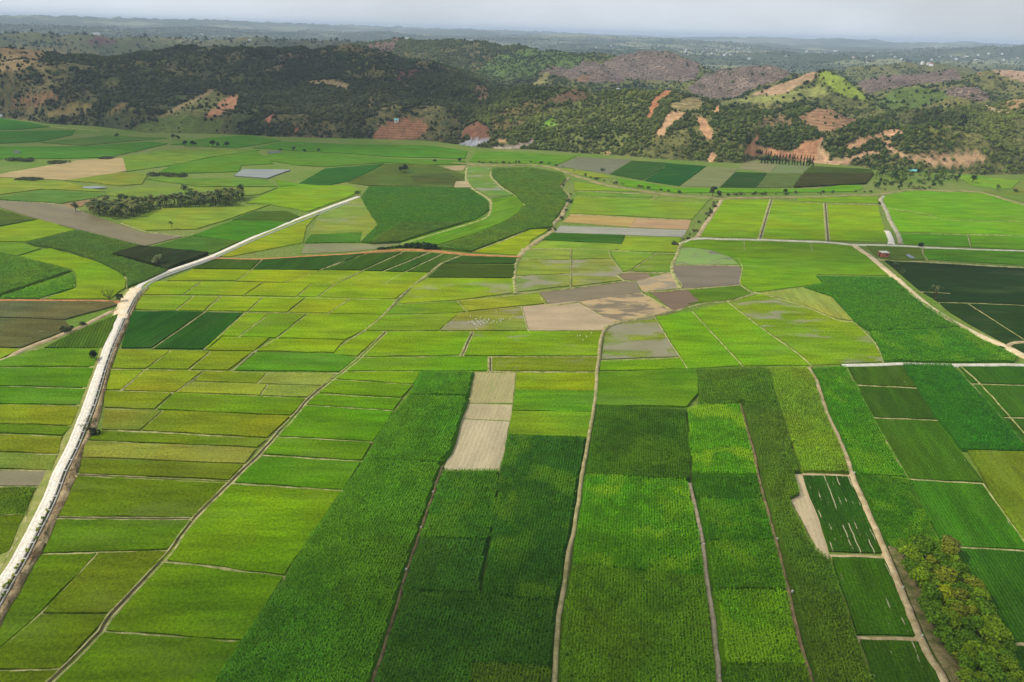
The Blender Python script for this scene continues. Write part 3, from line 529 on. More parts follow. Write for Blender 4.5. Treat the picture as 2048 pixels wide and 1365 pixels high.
# --- paddies between the ditches, left of centre
F('rice', [(858,557),(1027,558),(1031,586),(912,601),(797,609),(828,571)], (136,166,36), 'bright paddy with grey mud streaks below the wide dark plots', 'h', mud=0.5)
F('rice', [(916,602),(1077,587),(1094,607),(935,623)], (138,160,44), 'yellowish paddy left of the long muddy field', 'h', mud=0.2)
F('rice', [(795,611),(913,603),(932,624),(902,627),(768,630)], (114,150,34), 'green paddy left of the yellowish one, above the long thin bund', 'h', mud=0.3)
F('rice', [(766,632),(919,627),(877,662),(733,662)], (120,152,38), 'green paddy left of the one where egrets feed', 'h', mud=0.35)
F('rice', [(921,627),(1043,615),(1055,662),(879,662)], (130,146,56), 'muddy green paddy dotted with white egrets', 'h', mud=0.55)
F('rice', [(774,665),(944,664),(921,711),(718,714)], (114,158,14), 'bright paddy left of the short double ditch', 'h', mud=0.3)
F('rice', [(948,664),(1202,663),(1195,713),(926,712)], (120,158,24), 'wide paddy with muddy ends below the pale flooded field', 'h', mud=0.45)
F('rice', [(714,716),(978,714),(978,742),(686,743)], (106,154,16), 'long paddy directly above the first big corn strip', 'h', mud=0.12)
F('rice', [(984,715),(1195,715),(1191,743),(983,743)], (118,140,34), 'dull muddy paddy above the pale stubble strip', 'h', mud=0.5)
F('rice', [(680,694),(733,663),(769,665),(714,713),(668,709)], (122,162,20), 'small slanting paddy caught between two meeting ditches', 'h')
F('rice', [(688,745),(840,744),(826,769),(662,758)], (112,156,16), 'first paddy down the ditch on its right bank', 'h', mud=0.1)
F('rice', [(660,761),(826,771),(803,796),(640,786)], (104,150,14), 'second paddy down the ditch on its right bank', 'h')
F('rice', [(638,789),(803,798),(786,821),(612,810)], (98,148,14), 'third paddy down the ditch on its right bank', 'h')
F('rice', [(609,813),(786,823),(745,884),(553,873)], (88,142,12), 'fourth paddy down the ditch, above the person in pale blue', 'h')
F('rice', [(550,876),(744,886),(723,921),(528,909)], (92,140,14), 'fifth paddy down the ditch, below the person in pale blue', 'h')
F('rice', [(525,914),(722,924),(685,980),(467,966)], (80,134,12), 'deep green sixth paddy down the ditch on its right bank', 'h')
F('rice', [(463,971),(683,984),(568,1151),(326,1121),(345,1100),(390,1040)], (106,146,10), 'largest paddy on the right bank of the ditch beside dark corn', 'h')
F('rice', [(322,1127),(566,1156),(486,1281),(209,1262)], (100,140,12), 'second largest paddy on the right bank of the ditch', 'h', mud=0.08)
F('rice', [(203,1267),(484,1285),(433,1365),(360,1480),(0,1480),(105,1365)], (92,132,12), 'bottom edge paddy right of the ditch, against dark corn', 'h')
# --- rows of paddies between the white road and the ditch
Y1 = (136,166,22)
F('rice', [(335,562),(387,540),(503,541),(472,562)], Y1, 'first paddy beside the canal under the dark strips', 'h')
F('rice', [(506,541),(640,542),(566,566),(475,563)], Y1, 'second paddy under the dark strips, counting from the white road', 'h')
F('rice', [(643,542),(724,543),(668,570),(568,567)], Y1, 'third paddy under the dark strips, counting from the white road', 'h')
F('rice', [(728,544),(857,547),(827,570),(790,598),(700,598),(672,570)], Y1, 'broad paddy at the end of the row under the dark strips', 'h')
F('rice', [(291,564),(400,565),(366,590),(283,590)], (130,162,24), 'paddy right at the road bend beside the canal', 'h')
F('rice', [(404,565),(524,566),(487,592),(370,590)], Y1, 'second paddy in the row at the road bend', 'h')
F('rice', [(528,567),(622,568),(592,594),(490,592)], Y1, 'third paddy in the row at the road bend', 'h')
F('rice', [(626,568),(666,570),(634,595),(596,594)], (128,164,22), 'narrow fourth paddy in the row at the road bend', 'h')
F('rice', [(670,571),(700,570),(700,597),(638,595)], Y1, 'slim last paddy in the row at the road bend', 'h')
F('rice', [(283,592),(386,593),(352,621),(271,620)], (128,160,26), 'paddy above the dark pair of plots, nearest the canal', 'h')
F('rice', [(390,593),(440,594),(408,622),(356,621)], (138,162,26), 'narrow paddy above the dark pair of plots', 'h')
F('rice', [(445,594),(524,595),(494,624),(413,622)], Y1, 'yellowish paddy above the right half of the dark pair', 'h')
F('rice', [(528,595),(610,596),(574,625),(498,624)], (130,164,20), 'paddy right of the yellowish one above the dark pair', 'h')
F('rice', [(614,596),(700,598),(655,627),(578,626)], Y1, 'fifth paddy in the row above the dark pair', 'h')
F('rice', [(704,598),(794,600),(766,630),(659,628)], (126,164,24), 'last paddy in the row above the dark pair, by the slanting dike', 'h')
F('bean', [(265,624),(408,625),(302,696),(243,697)], (26,92,34), 'left plot of the dark square pair beside the white road', 'ditch', rows=0.5)
F('bean', [(413,626),(487,627),(407,699),(309,698)], (28,94,34), 'right plot of the dark square pair beside the white road', 'ditch', rows=0.5)
F('rice', [(492,628),(539,628),(477,674),(444,673),(414,700),(410,699)], (124,158,20), 'slim paddy just right of the dark square pair', 'h')
F('rice', [(542,628),(613,629),(551,677),(480,674)], (112,150,18), 'paddy between two short slanting ditches right of the dark pair', 'h')
F('rice', [(446,675),(538,677),(508,703),(414,701)], (130,156,18), 'yellowish paddy under the two short slanting ditches', 'h')
F('rice', [(617,629),(764,631),(731,660),(690,680),(556,677)], (128,166,20), 'bright paddy left of the meeting ditches', 'h')
F('rice', [(548,679),(688,682),(668,706),(512,703)], (132,166,14), 'yellow green paddy below the bright one, left of the meeting ditches', 'h')
F('rice', [(237,701),(339,703),(291,738),(225,737)], (132,152,34), 'pale blotched paddy under the dark square pair, by the canal', 'h', yellow=0.2)
F('rice', [(344,703),(419,704),(377,739),(295,738)], (122,148,28), 'second paddy under the dark square pair', 'h')
F('rice', [(424,704),(505,705),(455,741),(381,740)], (120,146,30), 'third paddy under the dark square pair', 'h')
F('rice', [(515,706),(668,709),(712,717),(680,744),(468,742)], (88,142,22), 'deep green paddy above the pale tinted ones', 'h')
F('rice', [(222,740),(288,741),(242,780),(213,780)], (130,154,32), 'small paddy on the canal bank below the blotched one', 'h')
F('rice', [(293,741),(407,743),(350,785),(247,782)], (134,152,36), 'blotched paddy in the row with the pale tinted ones', 'h', mud=0.15)
F('rice', [(412,743),(534,746),(514,768),(390,763)], (126,146,34), 'upper olive paddy left of the pale tinted pair', 'h', mud=0.1)
F('rice', [(386,766),(534,770),(519,792),(354,786)], (140,158,46), 'lower pale paddy left of the pale tinted pair', 'h', mud=0.2)
F('rice', [(538,747),(672,748),(645,772),(518,768)], (150,156,66), 'upper of the pale tinted pair by the ditch', 'h', mud=0.12)
F('rice', [(538,771),(642,774),(615,795),(523,792)], (140,150,58), 'lower of the pale tinted pair by the ditch', 'h', mud=0.12)
F('rice', [(212,784),(345,786),(309,819),(209,816)], (116,144,24), 'green paddy beside the canal below the blotched row', 'h')
F('rice', [(350,787),(610,798),(582,831),(315,820)], (104,142,20), 'long green paddy on the left bank of the ditch', 'h')
F('rice', [(209,820),(324,823),(279,861),(204,860)], (128,136,46), 'olive paddy beside the scraggly canal tree', 'h', mud=0.15)
F('rice', [(329,823),(580,834),(534,876),(284,862)], (118,138,34), 'olive green paddy on the left bank, above the person in pale blue', 'h', mud=0.1)
F('rice', [(200,864),(533,880),(514,896),(176,881)], (106,134,22), 'thin brown edged paddy below the scraggly canal tree', 'h', mud=0.3)
F('rice', [(172,884),(512,899),(490,928),(165,916)], (146,146,58), 'straw coloured paddy with blurred streaks', 'h', mud=0.1, yellow=0.1)
F('rice', [(164,919),(487,931),(458,961),(160,948)], (100,122,26), 'dark green paddy with brown stains below the straw coloured one', 'h', mud=0.3)
F('rice', [(156,954),(455,965),(386,1036),(118,1034)], (92,122,14), 'green paddy with a brown rim between the double bunds', 'h', mud=0.2)
F('rice', [(116,1040),(384,1042),(335,1100),(86,1108)], (86,124,10), 'clean green paddy below the brown rimmed one', 'h')
F('rice', [(84,1112),(194,1108),(78,1230),(0,1298),(-60,1330),(-40,1290),(0,1262)], (90,124,12), 'slanting paddy along the rough canal bank', 'h')
F('rice', [(197,1108),(333,1105),(324,1121),(220,1227),(82,1228)], (100,124,24), 'four sided paddy right of the slanting one', 'h', mud=0.12)
F('rice', [(78,1232),(218,1231),(121,1338),(-60,1342),(0,1300)], (98,126,16), 'paddy left of the ditch second from the bottom edge', 'h', mud=0.08)
F('rice', [(-60,1345),(118,1341),(97,1365),(0,1480),(-160,1480)], (96,122,14), 'paddy left of the ditch at the bottom edge', 'h')
# --- left of the white road
F('rice', [(85,699),(199,698),(188,734),(0,734),(-140,738),(-140,735),(0,722)], (98,142,18), 'paddy below the dark triangle on the left of the road', 'h')
F('rice', [(-140,740),(0,737),(187,738),(173,776),(0,772),(-140,776)], (86,138,12), 'deep green paddy left of the road, second below the triangle', 'h')
F('rice', [(-140,779),(0,775),(171,780),(160,811),(0,808),(-140,811)], (84,138,14), 'deep green paddy left of the road, third below the triangle', 'h')
F('rice', [(-140,814),(0,811),(159,814),(143,852),(0,848),(-140,850)], (126,148,34), 'olive yellow paddy left of the road', 'h', mud=0.1)
F('rice', [(-140,852),(0,850),(142,855),(126,872),(0,867),(-140,868)], (94,128,20), 'thin dark edged paddy left of the road', 'h', mud=0.2)
F('rice', [(-140,872),(0,871),(124,876),(117,909),(0,904),(-140,904)], (122,136,34), 'ochre tinged paddy left of the road', 'h', mud=0.15)
F('rice', [(-140,908),(0,908),(115,913),(103,941),(0,938),(-140,938)], (128,142,58), 'greyish paddy left of the road', 'h', mud=0.4)
F('mud', [(-140,941),(0,941),(98,942),(80,973),(0,973),(-140,973)], (146,138,104), 'grey mud plot left of the road', 'h', weed=0.2)
F('corn', [(-140,976),(0,976),(72,975),(52,1030),(0,1031),(-140,1032)], (70,112,24), 'leafy dark plot left of the road below the grey mud', 'h', h=0.8)
F('rice', [(-140,1035),(0,1033),(49,1033),(20,1103),(0,1112),(-140,1170)], (86,116,16), 'small brown edged paddy at the left edge below the leafy plot', 'h', mud=0.3)
F('bean', [(-160,604),(0,604),(226,605),(235,611),(130,640),(0,636),(-160,634)], (92,98,58), 'upper dull brown green ploughed field left of the junction', 'h', rows=0.5, gap=0.6)
F('bean', [(-160,636),(0,638),(128,642),(146,657),(41,697),(0,695),(-160,694)], (84,96,54), 'lower dull brown green ploughed field left of the junction', 'h', rows=0.5, gap=0.5)
F('bean', [(236,630),(226,659),(205,697),(89,697),(164,660)], (54,112,40), 'green striped triangle left of the white road', 'road', rows=0.8, pitch=1.2, gap=0.4)
F('rice', [(-160,699),(0,699),(41,700),(0,719),(-160,740)], (144,160,16), 'yellow corner of paddy at the left edge', 'h')
F('rice', [(38,514),(100,498),(198,525),(240,544),(252,562),(250,577),(219,599),(92,599),(154,577),(153,550),(144,540)], (122,160,14), 'crescent shaped bright paddy left of the road bend', 'h')
F('corn', [(-160,505),(0,505),(45,516),(143,541),(0,590),(-160,640)], (88,120,40), 'dull green corn field inside the crescent', 'h', dense=1.5)
F('corn', [(-160,645),(0,594),(145,546),(151,557),(150,576),(78,597),(0,598),(-160,600)], (62,132,26), 'vivid green strip inside the crescent', 'h', h=1.0, yellow=0.5)
F('corn', [(51,487),(154,461),(280,492),(223,510),(287,529),(335,541),(291,562),(255,575),(254,553),(202,526),(137,502)], (76,106,48), 'dusky olive corn wrapped around the dark shrub plot', 'h', dense=1.5)
F('weed', [(226,510),(280,494),(417,508),(335,539),(290,526)], (54,62,28), 'dark brown green shrub plot beside the white road', 'ditch', h=1.6, rows=1.0, pitch=2.2)
F('bean', [(304,495),(383,473),(479,484),(424,508),(350,500)], (62,124,44), 'green plot between the shrub plot and the fallow strip', 'h')
F('bean', [(386,472),(468,442),(580,444),(550,458),(480,484)], (54,140,22), 'brightest green plot left of the white road', 'h', yellow=0.1)
F('bean', [(510,424),(575,424),(599,434),(578,446),(465,441)], (54,110,40), 'darker green plot above the brightest one', 'h')
F('mud', [(-160,405),(0,402),(123,411),(170,426),(225,446),(290,468),(370,473),(291,493),(222,477),(154,460),(100,446),(0,416),(-160,425)], (140,128,86), 'long brownish fallow strip below the palm grove', None, weed=0.35, weedcol=(0.20,0.22,0.08))
F('rice', [(-160,460),(0,456),(80,440),(150,461),(50,485),(0,484),(-160,500)], (126,160,28), 'yellow green paddy left of the fallow strip', 'h', yellow=0.2)
F('rice', [(-160,505),(0,487),(45,488),(82,498),(35,513),(0,510)], (108,146,36), 'small green paddy above the dull corn at the left edge', 'h')
F('bean', [(-160,430),(0,421),(22,426),(72,440),(0,453),(-160,462)], (66,108,40), 'dark green plot at the left edge above the yellow green paddy', 'h')
F('bean', [(-160,396),(0,394),(85,381),(213,390),(190,397),(122,408),(0,400)], (90,132,46), 'grass green plot left of the palm grove', 'h')
F('bare', [(125,409),(190,398),(166,413),(142,418)], (152,124,78), 'small reddish bare plot at the end of the palm grove', 'h')
F('rice', [(325,418),(462,416),(540,410),(452,441),(393,459),(287,462),(242,446)], (136,160,52), 'pale paddy in front of the palm grove', 'h', mud=0.25, yellow=0.2)
F('rice', [(493,407),(561,376),(600,371),(704,373),(722,382),(695,396),(615,424),(540,410)], (124,166,24), 'bright paddy right of the palm grove', 'h')
F('bare', [(-160,352),(0,349),(154,322),(240,317),(315,328),(240,345),(190,357),(130,361),(0,355)], (186,164,112), 'large tan dry field in the far left valley', 'h', weed=0.4, weedcol=(0.22,0.20,0.09), rows=0.1)
F('water', [(486,340),(581,341),(534,358),(468,353)], (150,156,148), 'grey pond shaped flooded plot in the far left valley', 'h', wet=0.8, h=0.7)
F('rice', [(-160,240),(0,237),(60,246),(100,254),(40,260),(-160,263)], (58,122,28), 'dark green far paddy at the foot of the left hill', 'h')
F('rice', [(-160,267),(0,264),(150,261),(144,271),(80,284),(0,288),(-160,290)], (66,126,34), 'second far paddy at the foot of the left hill', 'h')
F('rice', [(82,286),(212,272),(335,277),(164,292)], (88,128,44), 'dull far paddy right of the two by the left hill', 'h', mud=0.2)
F('rice', [(-160,297),(0,294),(164,294),(300,284),(335,288),(295,298),(222,315),(127,318),(0,319),(-160,320)], (74,132,30), 'long far paddy above the tan dry field', 'h')
F('rice', [(342,290),(420,276),(500,272),(562,283),(472,297)], (80,136,36), 'far paddy below the round olive knoll', 'h')
F('rice', [(505,297),(568,284),(700,290),(860,292),(935,303),(930,318),(768,314),(700,308)], (80,138,28), 'long far paddy at the foot of the middle hill', 'h')
F('rice', [(246,316),(335,302),(472,299),(520,301),(420,315),(342,332),(253,344)], (110,146,46), 'light far paddy above the dark reed patch', 'h')
F('rice', [(344,332),(422,316),(512,302),(548,328),(482,332),(478,344),(308,350)], (90,138,30), 'green far paddy left of the flooded pond plot', 'h')
F('rice', [(515,318),(561,302),(700,310),(768,318),(930,322),(932,330),(850,330),(768,326),(650,335),(592,331)], (88,136,36), 'green far paddy above the dark green diamond', 'h')
F('rice', [(130,362),(240,346),(295,351),(284,369),(240,373),(185,366)], (140,148,48), 'yellow ochre far paddy below the tan dry field', 'h', mud=0.1)
F('rice', [(292,359),(465,357),(534,362),(554,374),(400,374)], (104,146,50), 'far paddy below the dark reed patch', 'h')
F('rice', [(290,376),(376,376),(556,376),(520,390),(470,394),(300,398),(215,392),(215,385)], (124,152,60), 'pale far paddy right behind the palm grove', 'h', mud=0.2)
F('rice', [(-160,362),(0,357),(130,364),(212,385),(85,379),(0,390),(-160,392)], (136,158,54), 'light far paddy with a small pool left of the palm grove', 'h', mud=0.15)
F('rice', [(550,360),(590,368),(655,373),(600,371),(561,375),(556,372)], (104,152,34), 'slim far paddy left of the dark green diamond', 'h')
# ------------------------------------------------------------------ roads, dikes, bunds, canal
ROAD = [(-130,1390),(-70,1270),(-22,1200),(12,1151),(30,1125),(49,1090),(71,1048),(91,1007),(104,978),(116,944),(140,898),(158,854),(175,809),(189,768),(202,731),(216,690),(232,652),(247,621),(264,587),(284,568),(311,553),(346,539),(424,512),(513,472),(609,433),(698,400),(718,393)]
strip('road', ROAD, [(-1.75, 0.0, 0), (-1.35, 0.56, 0), (-.85, 0.6, 1), (-.45, .6, 0), (0, 0.64, 0), (.45, .6, 1), (.85, 0.6, 0), (1.3, 0.56, 0), (1.6, 0.0, 0)], [M_ROAD, mat_soil('wheel_rut', lin((214, 205, 186)), lin((200, 190, 168)), 0.3, 2)], 0.04, z=.6, label='pale white gravel road running up the left side of the valley')
strip('road_verge', [(-150,1385),(-92,1262),(-46,1192),(-12,1145),(8,1117),(26,1085),(50,1044),(72,1000),(86,974),(100,944),(124,898),(145,854),(163,809),(178,768),(190,731),(205,690),(222,652),(238,621),(254,590),(275,566),(300,552)],
      [(-1.9, 0.0, 0), (-1.0, 0.36, 0), (0.6, 0.45, 0), (2.2, 0.40, 0)], [M_VERGE], 0.35, label='strip of dry grass between white road and paddies')
strip('road', [(246,640),(250,618),(262,596),(276,578)], [(-3.6, 0.3, 0), (-2.6, 0.60, 0), (0, 0.66, 0), (1.5, 0.6, 0), (2.0, 0.3, 0)], [mat_soil('sandy_junction', lin((226, 208, 176)), lin((210, 186, 146)), 0.2, 1.5)], 0.3, label='sandy widening of the white road at the junction')
CAN = [(-110,1395),(-50,1290),(2,1199),(19,1169),(40,1134),(57,1102),(74,1068),(98,1021),(116,980),(130,942),(152,898),(169,856),(187,812),(201,768),(212,731),(227,690),(244,652),(257,622),(273,592),(290,575),(312,560),(346,546),(424,518),(513,478),(609,439),(698,405)]
strip('canal', CAN, [(-0.5, 0.3, 0), (-0.5, 0.78, 0), (-0.38, 0.78, 0), (-0.38, 0.42, 1), (0.38, 0.42, 0), (0.38, 0.78, 0), (0.5, 0.78, 0), (0.5, 0.3, 0)], [M_CONC, M_DITCH], 0.0, label='narrow concrete irrigation canal beside the white road', z=.7)
def canal_beams():
    C = curve_pts(CAN[:17], .7); acc = 0; last = C[0]; k = 0
    me = None
    for a, b in zip(C, C[1:]):
        acc += (b - a).length
        if acc > 4.2:
            acc = 0; t = (b - a).normalized()
            if me is None:
                bm = bmesh.new(); bmesh.ops.create_cube(bm, size=1.0); bmesh.ops.scale(bm, vec=(1.0, 0.3, 0.1), verts=bm.verts); bmesh.ops.bevel(bm, geom=bm.edges[:], offset=0.015)
                me = bpy.data.meshes.new('canal_beam'); bm.to_mesh(me); bm.free(); me.materials.append(M_CONC)
            o = bpy.data.objects.new('canal_beam', me); COL.objects.link(o); o.location = (a.x, a.y, 0.80); o.rotation_euler = (0, 0, math.atan2(t.y, t.x) - math.pi / 2)
            tag(o, 'short pale concrete beam lying across the narrow canal', 'beam', 'beams across the canal', 'thing'); k += 1
            if k > 70: break
canal_beams()
def bank():
    L0 = [(-100,1395),(-44,1292),(8,1201),(25,1171),(46,1136),(63,1104),(80,1070),(103,1023),(121,982),(136,942),(157,898),(175,862),(193,812),(207,768),(217,731),(231,690),(248,652),(262,622),(277,594),(295,576)]
    R0 = [(-60,1400),(-10,1290),(11,1226),(34,1191),(55,1148),(74,1117),(93,1087),(116,1031),(128,1008),(141,980),(154,950),(168,900),(190,862),(204,812),(214,768),(223,731),(238,690),(255,652),(268,622),(283,594),(300,577)]
    A, B = curve_pts(L0, .4), curve_pts(R0, .4); n = 180; W = 11; V = []; C = []
    for i in range(n):
        p = A[int(i / (n - 1) * (len(A) - 1))]; q = B[int(i / (n - 1) * (len(B) - 1))]
        for j in range(W):
            t = j / (W - 1); r = p.lerp(q, t); V.append((r.x, r.y, 0))
    V = np.array(V); prof = np.tile(np.sin(np.linspace(0.15, math.pi, W)), n)
    V[:, 2] = 0.15 + prof * (0.35 + 0.9 * fbm(V[:, 0] * .35, V[:, 1] * .35, 4, 3)) 
    V[:, :2] += RNG.normal(0, .08, (len(V), 2))
    Q = [(i * W + j, (i + 1) * W + j, (i + 1) * W + j + 1, i * W + j + 1) for i in range(n - 1) for j in range(W - 1)]
    me = npmesh('canal_bank', V, [q[::-1] for q in Q]); o = link('canal_bank', me, M_BANK); tag(o, 'rough heaped earth bank along the canal', kind='structure')
    if me.polygons[0].normal.z < 0: me.flip_normals()
bank()
ditch([(-30,1480),(99,1365),(202,1262),(222,1230),(325,1120),(342,1100),(388,1038),(462,963),(520,907),(560,862),(582,840),(616,799),(647,772),(698,734),(721,714),(772,664)], 0.62, label='long winding double banked ditch through the pale paddies')
bund([(680,693),(731,659),(766,630),(796,597),(827,570),(858,546),(882,527),(923,510)], 0.7, 0.5, 'pale winding dike up to the orange path')
path([(1347,620),(1290,634),(1231,646),(1210,658),(1201,680),(1198,714),(1194,744),(1194,768),(1186,827),(1173,898),(1164,949),(1150,1049),(1137,1103),(1128,1172),(1120,1216),(1114,1274),(1109,1365),(1098,1480)], .85, mat_soil('central_dike', lin((168, 154, 112)), lin((128, 124, 76)), .5, 3), 'central earth dike running straight between the corn fields', 1.05)
path([(1379,966),(1399,1049),(1406,1093),(1416,1172),(1427,1240),(1440,1365),(1456,1480)], .85, mat_soil('grey_dike', lin((158, 146, 118)), lin((126, 116, 88)), 0.6, 3), 'grey earth dike between bright corn plots', 1.0)
path([(1481,808),(1495,861),(1508,905),(1519,960),(1536,1025),(1552,1083),(1575,1172),(1594,1257),(1625,1365),(1664,1480)], .7, mat_soil('reddish_dike', lin((142, 118, 86)), lin((108, 92, 60)), 0.6, 3), 'reddish brown footpath between corn plots', 1.0)
path([(1618,735),(1635,768),(1652,820),(1687,898),(1705,949),(1724,994),(1745,1042),(1769,1096),(1803,1179),(1837,1261),(1856,1302),(1893,1365),(1950,1480)], 1.25, M_DIRT, 'pale dirt path beside the orchard', 0.8, 0.18)
path([(884,932),(866,989),(842,1059),(813,1144),(788,1233),(745,1365),(708,1480)], 0.6, mat_soil('sunken_path', lin((112, 96, 68)), lin((72, 66, 42)), 0.6, 3), 'narrow brown footpath sunk between tall corn', 0.95)  # path soil in dark brown tan
path([(1683,730),(1750,729),(1806,727),(1902,729),(1980,729),(2048,729),(2200,732)], 1.3, mat_soil('whitish_track', lin((206, 200, 184)), lin((180, 172, 150)), 0.3, 2), 'white track crossing above the striped plots', 0.85)
path([(1707,490),(1724,502),(1741,513),(1765,534),(1793,557),(1844,602),(1895,637),(1957,669),(2015,694),(2048,711),(2200,782)], 3.4, mat_soil('sand_road', lin((216, 196, 156)), lin((190, 166, 124)), 0.2, 1.6), 'sandy curved road past the red brick hut', 0.5, 0.25)
path([(1356,489),(1392,477),(1455,478),(1519,479),(1600,482),(1652,484),(1707,489),(1760,490),(1800,491),(1861,495),(1950,499),(2048,502),(2180,507)], 1.9, mat_soil('pale_track', lin((214, 208, 182)), lin((190, 184, 150)), 0.2, 1.6), 'pale straight track across the right valley', 0.5, 0.2)
path([(1755,518),(1800,523),(1861,524),(1950,530),(2048,535),(2180,541)], 1.5, M_BUND, 'dry track along the top of the darkest field', 0.5, 0.15)
path([(2012,692),(2048,684),(2180,694)], 1.8, M_DIRT, 'short sandy side road at the right edge', 0.5)
path([(1768,392),(1762,400),(1772,418),(1781,440),(1796,466),(1803,488)], 2.2, mat_soil('grey_lane', lin((176, 168, 140)), lin((140, 134, 106)), 0.3, 2), 'grey lane running up to the shrubby canal', 0.5, 0.2)
path([(1774,462),(1781,476),(1784,489)], 3.2, M_ROAD, 'short white loading strip beside the grey lane', 0.56, 0.2)
ditch([(1543,399),(1533,432),(1519,479)], 0.9, label='first grey ditch between bright paddies'); ditch([(1650,406),(1653,444),(1656,482)], 0.9, label='second grey ditch between bright paddies')
path([(1444,400),(1432,418),(1411,448),(1394,474),(1375,478)], 2.4, M_DIRT, 'earth track curving along the shrubby canal', 0.6, 0.3)
path([(1375,478),(1360,493),(1354,510),(1344,530),(1347,548),(1361,576)], 1.6, M_BUND, 'pale winding dike beside the brown plots', 0.55, 0.3)
path([(905,325),(960,330),(1000,331),(1060,330),(1105,334),(1150,350),(1200,366),(1260,378),(1348,390),(1440,396),(1520,395),(1600,394),(1700,391),(1752,390),(1790,384),(1827,380),(1890,382),(1964,385),(2048,409),(2160,430)], 4.5, mat_soil('canal_dike', lin((150, 136, 92)), lin((112, 116, 62)), 0.15, 1.5), 'broad earthen canal bank crossing the far valley', 0.7, 0.5)
path([(1137,356),(1121,372),(1137,394),(1129,414),(1122,434),(1106,446),(1104,462),(1070,484),(1050,500),(1039,513)], 2.6, mat_soil('curved_bank', lin((176, 158, 118)), lin((132, 126, 76)), 0.2, 1.6), 'winding earth bank at the tail of the horn shaped corn', 0.6, 0.4)
path([(1045,498),(1032,525),(1028,556),(1031,587)], 1.4, M_BUND, 'pale dike below the end of the orange path', 0.5, 0.2)
path([(983,342),(983,354),(1004,375),(1034,392),(1050,408),(1043,424)], 1.9, M_BUND, 'pale curved dike along the horn shaped corn', 0.55, 0.3)
path([(935,335),(932,352),(942,374),(978,398),(982,412),(976,432),(945,446),(870,468),(812,486),(795,490)], 1.4, M_BUND, 'pale dike around the rounded vivid field', 0.5, 0.25)
path([(1060,458),(1015,478),(944,504)], 1.2, M_BUND, 'pale bund under the horn shaped corn', 0.5)
path([(420,516),(470,518),(527,518),(610,513),(700,508),(760,502),(815,499),(865,501),(919,507),(980,511),(1041,514)], 1.9, M_RED, 'orange dirt path curving right from the white road', 0.55, 0.2)
path([(-160,600),(0,600),(110,601),(219,602),(254,605)], 1.8, M_RED, 'orange dirt path from the left edge to the junction', 0.5, 0.2)
path([(-140,738),(0,721),(41,700),(147,659),(200,633),(240,615)], 1.7, M_DIRT, 'earth path slanting down to the left edge from the junction', 0.5, 0.25)
for a in ([(1660,1112),(1716,1112),(1772,1115)], [(1714,1276),(1780,1278),(1842,1280)], [(1604,948),(1655,949),(1704,952)]): path(a, 0.75, M_DIRT, 'short sandy cross path between dark plots', 0.42, 0.15)
for a in ([(1995,1287),(2048,1288),(2160,1292)],): path(a, 0.7, M_DIRT, 'broken pale line between plots past the orchard', 0.42)
